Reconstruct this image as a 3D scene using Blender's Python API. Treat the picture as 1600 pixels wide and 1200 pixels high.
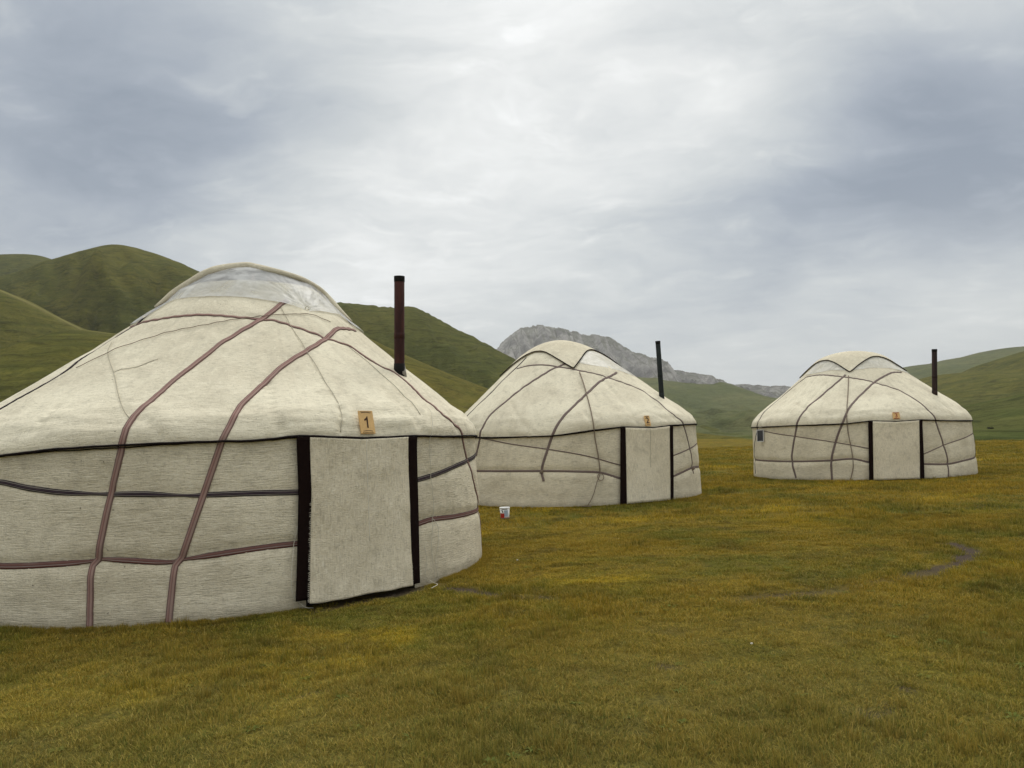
import bpy, math, random
import numpy as np
from mathutils import Vector, Matrix
R_ = math.radians
random.seed(7)
rng = np.random.default_rng(11)
scene = bpy.context.scene
for o in list(bpy.data.objects):
    bpy.data.objects.remove(o)

# ------------------------------------------------------------------ camera
CAMZ = 1.5856
PITCH, ROLL = R_(4.1316), R_(2.2275)
cam = bpy.data.cameras.new('camera')
cam.sensor_width = 36.0
cam.lens = 1157.7 / 1600 * 36.0
cam.clip_start, cam.clip_end = 0.05, 20000
camo = bpy.data.objects.new('camera', cam)
scene.collection.objects.link(camo)
_r = Vector((1, 0, 0)); _f = Vector((0, math.cos(PITCH), math.sin(PITCH))); _u = _r.cross(_f)
_rr = math.cos(ROLL) * _r - math.sin(ROLL) * _u
_uu = math.sin(ROLL) * _r + math.cos(ROLL) * _u
camo.matrix_world = Matrix(((_rr.x, _uu.x, -_f.x, 0), (_rr.y, _uu.y, -_f.y, 0), (_rr.z, _uu.z, -_f.z, CAMZ), (0, 0, 0, 1)))
scene.camera = camo

# ------------------------------------------------------------------ exposure
scene.view_settings.view_transform = 'Standard'
scene.view_settings.look = 'None'
scene.view_settings.gamma = 1.0
scene.view_settings.use_curve_mapping = False
scene.view_settings.exposure = 0.0
cy = scene.cycles
cy.max_bounces = 6; cy.diffuse_bounces = 3; cy.glossy_bounces = 2; cy.transmission_bounces = 4; cy.transparent_max_bounces = 8; cy.volume_bounces = 0

# ------------------------------------------------------------------ node helper
class NT:
    def __init__(s, tree):
        s.t = tree; s.n = tree.nodes; s.l = tree.links
    def new(s, kind, **kw):
        nd = s.n.new(kind)
        for k, v in kw.items(): setattr(nd, k, v)
        return nd
    def put(s, sock, v):
        if v is None: return
        if hasattr(v, 'is_output'): s.l.new(v, sock)
        elif isinstance(v, (tuple, list)):
            v = tuple(v)
            sock.default_value = v + (1.0,) if (len(v) == 3 and sock.type == 'RGBA') else v
        else: sock.default_value = v
    def math(s, op, a, b=None, c=None, clamp=False):
        nd = s.new('ShaderNodeMath', operation=op, use_clamp=clamp)
        for i, v in enumerate((a, b, c)): s.put(nd.inputs[i], v)
        return nd.outputs[0]
    def vmath(s, op, a, b=None):
        nd = s.new('ShaderNodeVectorMath', operation=op)
        s.put(nd.inputs[0], a); s.put(nd.inputs[1], b)
        return nd.outputs['Value'] if op in ('DOT_PRODUCT', 'LENGTH', 'DISTANCE') else nd.outputs[0]
    def mapr(s, v, a, b, c=0.0, d=1.0, smooth=True):
        nd = s.new('ShaderNodeMapRange', interpolation_type='SMOOTHSTEP' if smooth else 'LINEAR')
        for i, q in enumerate((v, a, b, c, d)): s.put(nd.inputs[i], q)
        return nd.outputs[0]
    def mix(s, f, a, b, mode='MIX'):
        nd = s.new('ShaderNodeMix', data_type='RGBA', blend_type=mode)
        s.put(nd.inputs['Factor'], f); s.put(nd.inputs[6], a); s.put(nd.inputs[7], b)
        return nd.outputs[2]
    def noise(s, vec, scale, detail=4, rough=.55, dist=0.0, out=0):
        nd = s.new('ShaderNodeTexNoise')
        s.put(nd.inputs['Vector'], vec); nd.inputs['Scale'].default_value = scale
        nd.inputs['Detail'].default_value = detail; nd.inputs['Roughness'].default_value = rough
        nd.inputs['Distortion'].default_value = dist
        return nd.outputs[out]
    def scalev(s, vec, sc, rot=(0, 0, 0)):
        nd = s.new('ShaderNodeMapping'); s.put(nd.inputs[0], vec)
        nd.inputs['Scale'].default_value = sc; nd.inputs['Rotation'].default_value = rot
        return nd.outputs[0]
    def bump(s, h, strength, dist, normal=None):
        nd = s.new('ShaderNodeBump'); s.put(nd.inputs['Height'], h)
        nd.inputs['Strength'].default_value = strength; nd.inputs['Distance'].default_value = dist
        if normal is not None: s.put(nd.inputs['Normal'], normal)
        return nd.outputs[0]

SKYBLOBS = [(890, 110, 0.02, 0.34, 0.4), (620, 330, 0.05, 0.34, 0.24), (430, 410, 0.03, 0.24, 0.14), (120, 250, 0.05, 0.38, -0.3), (180, 40, 0.05, 0.35, -0.14), (1560, 200, 0.03, 0.3, -0.46), (1300, 340, 0.03, 0.26, -0.32), (1000, 400, 0.05, 0.2, -0.06), (1450, 455, 0.01, 0.11, 0.38), (1180, 230, 0.02, 0.14, 0.12), (1560, 10, 0.02, 0.14, 0.22), (1290, 475, 0.01, 0.08, 0.22), (1590, 435, 0.01, 0.1, 0.28)]
HAZE = 8e-05
# ------------------------------------------------------------------ world: overcast sky
SUN_EL, SUN_AZ = R_(52), R_(24)            # azimuth measured from +Y towards +X
world = bpy.data.worlds.new('World'); scene.world = world; world.use_nodes = True
w = NT(world.node_tree); w.n.clear()
sky = w.new('ShaderNodeTexSky', sky_type='NISHITA', sun_disc=False)
sky.sun_elevation = SUN_EL; sky.sun_rotation = SUN_AZ
bg_sky = w.new('ShaderNodeBackground'); w.put(bg_sky.inputs[0], sky.outputs[0]); bg_sky.inputs[1].default_value = 0.10
tc = w.new('ShaderNodeTexCoord'); D = w.vmath('NORMALIZE', tc.outputs['Generated'])
sx = w.new('ShaderNodeSeparateXYZ'); w.put(sx.inputs[0], D)
DX, DY, DZ = sx.outputs
den = w.math('ADD', w.math('MAXIMUM', DZ, 0.0), 0.22)
cx = w.new('ShaderNodeCombineXYZ'); w.put(cx.inputs[0], w.math('DIVIDE', DX, den)); w.put(cx.inputs[1], w.math('DIVIDE', DY, den))
Q = cx.outputs[0]
def skyray(px, py):
    X = (px - 800) / 1157.7; V = (600 - py) / 1157.7
    c, s = math.cos(ROLL), math.sin(ROLL)
    x = c * X + s * V; u = -s * X + c * V
    v = Vector((x, math.cos(PITCH) - u * math.sin(PITCH), math.sin(PITCH) + u * math.cos(PITCH))).normalized()
    return tuple(v)
warp = w.noise(Q, 1.1, 3, .5, 0, out=1)
Dw = w.vmath('ADD', D, w.vmath('MULTIPLY', w.vmath('SUBTRACT', warp, (.5, .5, .5)), (.34, .34, .22)))
def blob(px, py, r0, r1):          # soft patch of the cloud deck: 1 inside r0, 0 beyond r1 (radians)
    dd = w.vmath('DISTANCE', Dw, skyray(px, py))
    return w.mapr(dd, r0, r1, 1.0, 0.0)
qw = w.vmath('ADD', Q, w.vmath('MULTIPLY', w.vmath('SUBTRACT', w.noise(Q, 2.2, 4, .55, 0, out=1), (.5, .5, .5)), (.34, .34, 0)))
n_big = w.noise(w.scalev(qw, (.85, 1.25, 1), (0, 0, .30)), .95, 9, .56, .1)
n_mid = w.noise(w.scalev(qw, (.8, 1.45, 1), (0, 0, .35)), 4.0, 9, .60, .1)
n_hi = w.noise(w.scalev(qw, (1, 1.3, 1), (0, 0, .2)), 5.2, 7, .58, .0)
f = w.math('ADD', w.math('MULTIPLY', w.math('SUBTRACT', n_big, .5), 1.15), w.math('MULTIPLY', w.math('SUBTRACT', n_mid, .5), .55))
f = w.math('ADD', f, .68)
f = w.math('ADD', f, w.math('MULTIPLY', w.mapr(n_hi, .52, .72), .15))
f = w.math('SUBTRACT', f, w.math('MULTIPLY', w.mapr(n_hi, .48, .30), .06))
for (px, py, r0, r1, a) in SKYBLOBS:
    f = w.math('ADD', f, w.math('MULTIPLY', blob(px, py, r0, r1), a))
# overcast decks brighten towards the zenith, and pale towards the horizon
f = w.math('ADD', f, w.mapr(DZ, .40, .95, 0, .30))
hz = w.mapr(DZ, .02, .30, 1.0, 0.0)
ramp = w.new('ShaderNodeValToRGB'); w.put(ramp.inputs[0], w.math('MULTIPLY', f, .7))
el = ramp.color_ramp.elements
el[0].position = 0.0; el[0].color = (.30, .345, .41, 1)
el[1].position = 1.0; el[1].color = (1.15, 1.16, 1.15, 1)
for p, c in ((.20, (.405, .45, .51)), (.36, (.53, .57, .605)), (.53, (.68, .71, .715)), (.74, (.88, .895, .88))):
    e = el.new(p); e.color = c + (1,)
hcol = w.mix(w.math('MULTIPLY', hz, .60), ramp.outputs[0], (.73, .745, .725))
zen = w.mapr(DZ, .45, 1.0, 1.0, 1.9)
ccol = hcol
bg_cl = w.new('ShaderNodeBackground'); w.put(bg_cl.inputs[0], ccol); w.put(bg_cl.inputs[1], zen)
mx = w.new('ShaderNodeMixShader'); mx.inputs[0].default_value = .95
w.put(mx.inputs[1], bg_sky.outputs[0]); w.put(mx.inputs[2], bg_cl.outputs[0])
wo = w.new('ShaderNodeOutputWorld'); w.put(wo.inputs[0], mx.outputs[0])

# ------------------------------------------------------------------ sun behind cloud
sl = bpy.data.lights.new('sun', 'SUN'); sl.energy = 1.5; sl.angle = R_(16); sl.color = (1, .965, .91)
so = bpy.data.objects.new('sun', sl); scene.collection.objects.link(so)
sd = Vector((math.sin(SUN_AZ) * math.cos(SUN_EL), math.cos(SUN_AZ) * math.cos(SUN_EL), math.sin(SUN_EL)))
so.rotation_euler = (-sd).to_track_quat('-Z', 'Y').to_euler(); so.location = (20, 10, 60)
# ------------------------------------------------------------------ numpy noise
_P = rng.permutation(256); _P = np.concatenate([_P, _P, _P]); _T = rng.random(256) * 2 - 1
def vnoise(x, y, z):
    x, y, z = np.broadcast_arrays(np.asarray(x, float), y, z)
    xi, yi, zi = np.floor(x).astype(int), np.floor(y).astype(int), np.floor(z).astype(int)
    fx, fy, fz = x - xi, y - yi, z - zi
    u, v, t = [a * a * a * (a * (a * 6 - 15) + 10) for a in (fx, fy, fz)]
    xi &= 255; yi &= 255; zi &= 255
    def h(a, b, c): return _T[_P[_P[_P[(xi + a) & 255] + ((yi + b) & 255)] + ((zi + c) & 255)]]
    l = lambda a, b, k: a + (b - a) * k
    return l(l(l(h(0,0,0), h(1,0,0), u), l(h(0,1,0), h(1,1,0), u), v), l(l(h(0,0,1), h(1,0,1), u), l(h(0,1,1), h(1,1,1), u), v), t)
def fbm(x, y, z=0.0, o=4, g=.5):
    s, a, n = 0, 1.0, 0
    for i in range(o):
        s = s + a * vnoise(np.asarray(x) * 2**i + 17.3 * i, np.asarray(y) * 2**i + 5.1 * i, np.asarray(z) * 2**i + 9.7 * i); n += a; a *= g
    return s / n
def sstep(a, b, x):
    t = np.clip((np.asarray(x, float) - a) / (b - a), 0, 1); return t * t * (3 - 2 * t)

# ------------------------------------------------------------------ mesh helpers
def mesh_np(name, V, faces, uv=None, smooth=True):
    me = bpy.data.meshes.new(name)
    V = np.asarray(V, float)
    if isinstance(faces, np.ndarray):
        k = faces.shape[1]; n = len(faces)
        me.vertices.add(len(V)); me.vertices.foreach_set('co', V.ravel())
        me.loops.add(n * k); me.loops.foreach_set('vertex_index', faces.astype(np.int32).ravel())
        me.polygons.add(n); me.polygons.foreach_set('loop_start', np.arange(0, n * k, k, dtype=np.int32))
        me.update(calc_edges=True)
    else:
        me.from_pydata([tuple(v) for v in V], [], faces); me.update()
    if smooth: me.polygons.foreach_set('use_smooth', np.ones(len(me.polygons), bool))
    if uv is not None:
        li = np.empty(len(me.loops), np.int32); me.loops.foreach_get('vertex_index', li)
        ul = me.uv_layers.new(name='UVMap'); ul.data.foreach_set('uv', np.asarray(uv, float)[li].ravel())
    return me
def grid_faces(nr, nc, wrap=False, flip=False):
    i = np.arange(nr - 1)[:, None]; j = np.arange(nc if wrap else nc - 1)[None, :]
    j2 = (j + 1) % nc
    a, b, c, d = i * nc + j, i * nc + j2, (i + 1) * nc + j2, (i + 1) * nc + j
    F_ = np.stack([a, b, c, d], -1).reshape(-1, 4)
    return F_[:, ::-1] if flip else F_
def link(name, me, mat=None, parent=None):
    o = bpy.data.objects.new(name, me); scene.collection.objects.link(o)
    if mat is not None and me is not None: me.materials.append(mat)
    if parent is not None: o.parent = parent
    return o
def tag(o, label=None, cat=None, group=None, kind=None):
    for k, v in (('label', label), ('category', cat), ('group', group), ('kind', kind)):
        if v: o[k] = v
    return o
def thing(name, loc, label, cat, group=None, rz=0):
    o = bpy.data.objects.new(name, None); scene.collection.objects.link(o)
    o.location = loc; o.rotation_euler = (0, 0, rz); o.empty_display_size = .3
    return tag(o, label, cat, group)
def solidify(o, th, off=-1):
    m = o.modifiers.new('thickness', 'SOLIDIFY'); m.thickness = th; m.offset = off; return o
def frames(pts, closed=False):
    pts = np.asarray(pts, float)
    t = np.roll(pts, -1, 0) - np.roll(pts, 1, 0) if closed else np.gradient(pts, axis=0)
    t /= np.linalg.norm(t, axis=1)[:, None] + 1e-12
    up = np.tile([0., 0., 1.], (len(pts), 1)); bad = np.abs(t[:, 2]) > .9; up[bad] = [1, 0, 0]
    s = np.cross(t, up); s /= np.linalg.norm(s, axis=1)[:, None] + 1e-12
    for i in range(1, len(s)):           # keep the frame from flipping
        v = s[i - 1] - t[i] * np.dot(s[i - 1], t[i]); L = np.linalg.norm(v)
        if L > 1e-6: s[i] = v / L
    return t, s, np.cross(s, t)
def tube_mesh(name, pts, r, n=7, closed=False, caps=True):
    pts = np.asarray(pts, float); t, s, b = frames(pts, closed)
    r = np.broadcast_to(np.asarray(r, float), (len(pts),))
    a = np.linspace(0, 2 * np.pi, n, endpoint=False)
    V = pts[:, None] + r[:, None, None] * (np.cos(a)[None, :, None] * s[:, None] + np.sin(a)[None, :, None] * b[:, None])
    V = V.reshape(-1, 3); F_ = [tuple(q) for q in grid_faces(len(pts), n, True)]
    if closed:
        m = (len(pts) - 1) * n; F_ += [(m + j, m + (j + 1) % n, (j + 1) % n, j) for j in range(n)]
    elif caps:
        F_ += [tuple(range(n))[::-1], tuple((len(pts) - 1) * n + j for j in range(n))]
    u = np.repeat(np.concatenate([[0], np.cumsum(np.linalg.norm(np.diff(pts, axis=0), axis=1))]), n)
    return mesh_np(name, V, F_, uv=np.stack([u, np.tile(a / (2 * np.pi), len(pts))], 1))
def lathe_mesh(name, prof, n=32, origin=(0, 0, 0), axis=(0, 0, 1)):
    q = Vector((0, 0, 1)).rotation_difference(Vector(axis))
    V = []
    for r, z in prof:
        for j in range(n):
            a = 2 * math.pi * j / n
            V.append(tuple(q @ Vector((r * math.cos(a), r * math.sin(a), z)) + Vector(origin)))
    return mesh_np(name, V, grid_faces(len(prof), n, True))
def catmull(pts, step):
    P = np.asarray(pts, float)
    if len(P) < 3:
        n = max(2, int(np.linalg.norm(P[-1] - P[0]) / step)); k = np.linspace(0, 1, n)[:, None]; return P[0] + (P[-1] - P[0]) * k
    E_ = np.vstack([2 * P[0] - P[1], P, 2 * P[-1] - P[-2]]); out = []
    for i in range(1, len(E_) - 2):
        p0, p1, p2, p3 = E_[i - 1:i + 3]
        n = max(2, int(np.linalg.norm(p2 - p1) / step))
        t = np.linspace(0, 1, n, endpoint=False)[:, None]
        # centripetal-like damping: tangent length limited by neighbouring spans
        m1 = (p2 - p0) * .5; m2 = (p3 - p1) * .5; L = np.linalg.norm(p2 - p1)
        for m in (m1, m2):
            q = np.linalg.norm(m)
            if q > L: m *= L / q
        h = 2*t**3 - 3*t**2 + 1, t**3 - 2*t**2 + t, -2*t**3 + 3*t**2, t**3 - t**2
        out.append(h[0] * p1 + h[1] * m1 + h[2] * p2 + h[3] * m2)
    out.append(P[-1:]); return np.vstack(out)

# ------------------------------------------------------------------ materials
def material(name):
    m = bpy.data.materials.new(name); m.use_nodes = True
    t = NT(m.node_tree); t.n.clear()
    o = t.new('ShaderNodeOutputMaterial'); b = t.new('ShaderNodeBsdfPrincipled'); t.put(o.inputs[0], b.outputs[0])
    t.bsdf = b; t.out = o
    return m, t
def simple(name, col, rough=.6, metal=0, var=.25, vs=6.0, bump=.0, bs=60, spec=.3):
    m, t = material(name)
    g = t.new('ShaderNodeNewGeometry'); tcn = t.new('ShaderNodeTexCoord')
    n = t.noise(tcn.outputs['Object'], vs, 5, .6)
    c = t.mix(n, tuple(v * (1 - var) for v in col), tuple(min(1, v * (1 + var)) for v in col))
    t.put(t.bsdf.inputs['Base Color'], c); t.bsdf.inputs['Roughness'].default_value = rough
    t.bsdf.inputs['Metallic'].default_value = metal; t.bsdf.inputs['Specular IOR Level'].default_value = spec
    if bump: t.put(t.bsdf.inputs['Normal'], t.bump(t.noise(tcn.outputs['Object'], bs, 4, .6), bump, .01))
    return m

def felt(name, base, dirty, weave='wall', seed=0.0):
    m, t = material(name)
    uv = t.new('ShaderNodeUVMap'); uv.uv_map = 'UVMap'
    tcn = t.new('ShaderNodeTexCoord'); ob = t.vmath('ADD', tcn.outputs['Object'], (seed, seed * .7, 0))
    big = t.noise(ob, 1.1, 5, .6, .3); mid = t.noise(ob, 4.5, 6, .65, .2); fine = t.noise(ob, 60, 3, .7)
    if weave == 'wall': sc1, sc2 = (6.5, 78, 1), (34, 120, 1)
    elif weave == 'door': sc1, sc2 = (62, 7.5, 1), (26, 95, 1)
    else: sc1, sc2 = (9, 52, 1), (42, 75, 1)
    l1 = t.noise(t.scalev(uv.outputs[0], sc1), 1.0, 4, .65, .25); l2 = t.noise(t.scalev(uv.outputs[0], sc2), 1.0, 3, .65)
    l3 = t.noise(t.scalev(uv.outputs[0], (75, 13, 1)), 1.0, 4, .65, .2); l4 = t.noise(ob, 17, 6, .72, .3)
    k = .92 if weave == 'wall' else (.75 if weave == 'door' else .56)
    c = t.mix(t.mapr(big, .36, .66), base, dirty)
    c = t.mix(t.math('MULTIPLY', t.mapr(mid, .50, .74), .50), c, tuple(v * .66 for v in dirty))
    c = t.mix(t.math('MULTIPLY', t.mapr(l1, .50, .70), .60 * k), c, tuple(v * .50 for v in dirty))
    c = t.mix(t.math('MULTIPLY', t.mapr(l2, .52, .70), .50 * k), c, tuple(v * .52 for v in dirty))
    c = t.mix(t.math('MULTIPLY', t.mapr(l3, .55, .74), .40 * k), c, tuple(v * .55 for v in dirty))
    c = t.mix(t.math('MULTIPLY', t.mapr(l4, .52, .72), .34 * k), c, tuple(v * .58 for v in dirty))
    c = t.mix(t.math('MULTIPLY', t.mapr(l1, .46, .32), .55 * k), c, (.88, .82, .66))
    c = t.mix(t.math('MULTIPLY', t.mapr(l4, .46, .33), .45), c, (.86, .80, .64))
    spk = t.noise(ob, 26, 2, .5)
    c = t.mix(t.math('MULTIPLY', t.mapr(spk, .735, .79), .75), c, (.085, .07, .05))     # burrs and small stains
    st = t.noise(t.scalev(uv.outputs[0], (4.5, .5, 1)), 1.0, 6, .65, .3)
    c = t.mix(t.math('MULTIPLY', t.mapr(st, .54, .78), .34 if weave != 'roof' else .26), c, tuple(v * .60 for v in dirty))
    if weave == 'wall':         # browner and darker towards the foot of the wall
        su = t.new('ShaderNodeSeparateXYZ'); t.put(su.inputs[0], tcn.outputs['Object'])
        hgt = t.math('ADD', su.outputs[2], t.math('MULTIPLY', t.math('SUBTRACT', l4, .5), .22))
        c = t.mix(t.math('MULTIPLY', t.mapr(hgt, .16, -.02), .55), c, (.20, .165, .105))
    t.put(t.bsdf.inputs['Base Color'], c); t.bsdf.inputs['Roughness'].default_value = .95
    t.bsdf.inputs['Specular IOR Level'].default_value = .04
    h = t.math('ADD', t.math('MULTIPLY', l1, 1.2), t.math('ADD', t.math('MULTIPLY', l2, .8), t.math('MULTIPLY', l4, 1.2)))
    h = t.math('ADD', h, t.math('ADD', t.math('MULTIPLY', mid, .8), t.math('MULTIPLY', l3, .5)))
    t.put(t.bsdf.inputs['Normal'], t.bump(h, .8 if weave != 'roof' else .6, .014))
    return m
M = {}
M['felt_wall'] = felt('felt_wall', (.82, .74, .565), (.68, .605, .45), 'wall')
M['felt_roof'] = felt('felt_roof', (.785, .72, .555), (.67, .605, .46), 'roof', 3.1)
M['felt_door'] = felt('felt_door', (.83, .745, .57), (.70, .62, .46), 'door', 7.7)
M['felt_cover'] = felt('felt_cover', (.71, .645, .49), (.60, .535, .40), 'roof', 12.0)
M['felt_dark'] = simple('felt_dark', (.012, .0065, .0055), .95, var=.5, vs=30, bump=.5, bs=120, spec=.05)
M['black_cord'] = simple('black_cord', (.016, .011, .011), .9, var=.5, vs=40, spec=.1)
M['white_cord'] = simple('white_cord', (.62, .58, .48), .9, spec=.1)
M['hemp'] = simple('hemp', (.22, .17, .13), .9, var=.35, vs=40, spec=.1)
M['seam_felt'] = simple('seam_felt', (.40, .365, .285), .95, var=.3, vs=30, spec=.05)
M['wood_plaque'] = simple('wood_plaque', (.70, .45, .19), .55, var=.2, vs=25, bump=.2, bs=50)
M['burnt'] = simple('burnt', (.055, .025, .012), .7)
M['red_paint'] = simple('red_paint', (.30, .06, .025), .6)
M['dark_wood'] = simple('dark_wood', (.03, .018, .012), .8)
M['crown_wood'] = simple('crown_wood', (.16, .07, .04), .7)
M['white_plastic'] = simple('white_plastic', (.78, .78, .76), .4, var=.05)
M['blue_print'] = simple('blue_print', (.36, .43, .52), .45, var=.1)
M['red_print'] = simple('red_print', (.42, .035, .025), .45, var=.1)
M['black_print'] = simple('black_print', (.02, .02, .025), .45)
M['wire'] = simple('wire', (.5, .5, .5), .35, metal=1)
M['zinc'] = simple('zinc', (.36, .34, .31), .55, metal=.4, var=.3)
M['panel_dark'] = simple('panel_dark', (.015, .018, .028), .2, spec=.5)
M['panel_frame'] = simple('panel_frame', (.62, .62, .62), .4, metal=.3)

def webbing(name, cols):
    """woven strap: stripes across (v), threads along (u)"""
    m, t = material(name)
    uv = t.new('ShaderNodeUVMap'); uv.uv_map = 'UVMap'
    s = t.new('ShaderNodeSeparateXYZ'); t.put(s.inputs[0], uv.outputs[0])
    r = t.new('ShaderNodeValToRGB'); r.color_ramp.interpolation = 'LINEAR'; t.put(r.inputs[0], s.outputs[1])
    e = r.color_ramp.elements
    while len(e) > 1: e.remove(e[-1])
    e[0].position = cols[0][0]; e[0].color = cols[0][1] + (1,)
    for p, c in cols[1:]:
        q = e.new(p); q.color = c + (1,)
    th = t.noise(t.scalev(uv.outputs[0], (160, 14, 1)), 1, 3, .7); wear = t.noise(t.scalev(uv.outputs[0], (2.5, 1.5, 1)), 1, 4, .6)
    c = t.mix(t.mapr(th, .35, .75), r.outputs[0], (1, .97, .94), 'MULTIPLY')
    c = t.mix(t.math('MULTIPLY', t.mapr(th, .5, .8), .35), c, (.05, .035, .03))
    c = t.mix(t.math('MULTIPLY', t.mapr(wear, .45, .75), .30), c, (.30, .26, .22))
    t.put(t.bsdf.inputs['Base Color'], c); t.bsdf.inputs['Roughness'].default_value = .9; t.bsdf.inputs['Specular IOR Level'].default_value = .08
    t.put(t.bsdf.inputs['Normal'], t.bump(th, .5, .006))
    return m
pk, pd, bk, wh, pu = (.335, .222, .192), (.175, .108, .094), (.022, .016, .018), (.40, .36, .33), (.10, .065, .095)
M['strap_pink'] = webbing('strap_pink', [(0, pd), (.14, pd), (.2, pk), (.45, (.235, .12, .103)), (.5, pd), (.56, pk), (.8, pk), (.86, pd), (1, pd)])
M['strap_brown'] = webbing('strap_brown', [(0, (.12, .085, .08)), (.25, (.22, .175, .155)), (.5, (.13, .09, .085)), (.75, (.22, .175, .155)), (1, (.12, .085, .08))])
M['strap_dark'] = webbing('strap_dark', [(0, bk), (.18, bk), (.24, wh), (.30, bk), (.42, bk), (.5, pu), (.58, bk), (.70, bk), (.76, wh), (.82, bk), (1, bk)])
M['strap_red'] = webbing('strap_red', [(0, bk), (.12, (.12, .05, .045)), (.3, (.18, .08, .07)), (.38, wh), (.46, (.15, .07, .06)), (.8, (.19, .10, .09)), (1, bk)])
M['strap_braid'] = webbing('strap_braid', [(0, bk), (.35, bk), (.42, wh), (.5, bk), (.58, wh), (.65, bk), (1, bk)])

def pipe_mat(name, a, b):
    m, t = material(name); tcn = t.new('ShaderNodeTexCoord'); ob = tcn.outputs['Object']
    n = t.noise(t.scalev(ob, (9, 9, 1.6)), 1, 6, .65, .4); n2 = t.noise(ob, 40, 4, .6)
    c = t.mix(t.mapr(n, .35, .7), a, b); c = t.mix(t.math('MULTIPLY', t.mapr(n2, .55, .75), .5), c, tuple(v * .4 for v in a))
    t.put(t.bsdf.inputs['Base Color'], c); t.bsdf.inputs['Roughness'].default_value = .75; t.bsdf.inputs['Specular IOR Level'].default_value = .25
    t.put(t.bsdf.inputs['Normal'], t.bump(n2, .3, .01)); return m
M['pipe_rust'] = pipe_mat('pipe_rust', (.028, .008, .0065), (.070, .020, .012))
M['pipe_black'] = pipe_mat('pipe_black', (.010, .014, .013), (.017, .022, .020))
M['pipe_brown'] = pipe_mat('pipe_brown', (.018, .010, .008), (.04, .02, .014))
M['soot'] = simple('soot', (.008, .007, .006), .9)

def plastic(name, alpha, tint):
    m, t = material(name)
    t.n.remove(t.bsdf)
    tcn = t.new('ShaderNodeTexCoord'); n = t.noise(tcn.outputs['Object'], 3.0, 5, .6, .5); n2 = t.noise(tcn.outputs['Object'], 11, 4, .6, 1.2)
    b = t.new('ShaderNodeBsdfPrincipled'); t.put(b.inputs['Base Color'], tint); b.inputs['Roughness'].default_value = .42; b.inputs['Specular IOR Level'].default_value = .32
    t.put(b.inputs['Normal'], t.bump(n2, .35, .03))
    tr = t.new('ShaderNodeBsdfTransparent'); t.put(tr.inputs[0], (.93, .94, .95))
    mxs = t.new('ShaderNodeMixShader'); t.put(mxs.inputs[0], t.mapr(n, .3, .7, alpha - .18, alpha + .18)); t.put(mxs.inputs[1], tr.outputs[0]); t.put(mxs.inputs[2], b.outputs[0])
    t.put(t.out.inputs[0], mxs.outputs[0]); return m
M['clear_sheet'] = plastic('clear_sheet', .44, (.68, .675, .65))
M['white_sheet'] = plastic('white_sheet', .50, (.76, .73, .65))

def tint_group():
    g = bpy.data.node_groups.new('grass_tint', 'ShaderNodeTree')
    g.interface.new_socket('Color', in_out='OUTPUT', socket_type='NodeSocketColor')
    t = NT(g); o = t.new('NodeGroupOutput'); geo = t.new('ShaderNodeNewGeometry'); p = geo.outputs['Position']
    flat = t.vmath('MULTIPLY', p, (1, 1, 0))
    a = t.noise(flat, .16, 5, .6, .6); b = t.noise(t.vmath('ADD', flat, (40, 7, 0)), .55, 5, .6, .5); c_ = t.noise(flat, 2.3, 4, .6, .4)
    d = t.noise(t.vmath('ADD', flat, (9, 91, 0)), .33, 4, .6, .4)
    col = t.mix(t.mapr(a, .36, .66), GRASS[0], GRASS[1])
    col = t.mix(t.math('MULTIPLY', t.mapr(b, .45, .63), .80), col, GRASS[2])
    col = t.mix(t.math('MULTIPLY', t.mapr(d, .54, .70), .8), col, GRASS[3])
    col = t.mix(t.math('MULTIPLY', t.mapr(c_, .48, .72), .40), col, GRASS[4])
    e_ = t.noise(t.vmath('ADD', flat, (3, 51, 0)), 1.15, 6, .7, .5)
    col = t.mix(t.math('MULTIPLY', t.mapr(e_, .48, .64), .65), col, (.095, .078, .018))
    # trodden, greener turf where the camp path runs past
    sp = t.new('ShaderNodeSeparateXYZ'); t.put(sp.inputs[0], p)
    yy = t.math('ADD', sp.outputs[1], t.math('MULTIPLY', t.math('SUBTRACT', b, .5), 7.0))
    col = t.mix(t.math('MULTIPLY', t.mapr(yy, 7.2, 4.0), .65), col, (.225, .200, .054))
    t.put(o.inputs[0], col); return g
GRASS = [(.270, .196, .026), (.325, .226, .028), (.132, .145, .024), (.50, .355, .028), (.22, .163, .042)]
TINT = tint_group()
# ------------------------------------------------------------------ ground
YC = [(-3.822, 10.178, 3.33), (1.5696, 19.667, 3.21), (10.901, 23.668, 3.20)]
TRACKS = [([(5.62, 9.75), (5.45, 9.15), (5.05, 8.55), (4.44, 8.02), (3.82, 7.66), (3.3, 7.38), (2.63, 7.11), (1.69, 6.95), (1.12, 7.0)], .15, [1, 1, 1, .9, .35, .22, .6, .12, .0]),
          ([(-0.95, 8.5), (-0.78, 8.2), (-0.57, 7.98), (-0.23, 7.72), (0.1, 7.56), (.5, 7.45)], .10, [.5, .9, 1, .75, .8, .0]),
          ([(-1.95, 7.32), (-1.55, 7.72), (-1.2, 8.08), (-.95, 8.45)], .16, [.5, .9, .9, .6]),
          ([(.28, 5.10), (.36, 5.12)], .05, [.8, .8]), ([(.93, 5.13), (1.02, 5.1)], .06, [.8, .7]), ([(2.3, 4.55), (2.42, 4.5)], .06, [.7, .7]), ([(-1.4, 4.9), (-1.3, 4.92)], .05, [.7, .6]), ([(1.9, 4.2), (2.05, 4.25)], .05, [.7, .6])]
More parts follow.
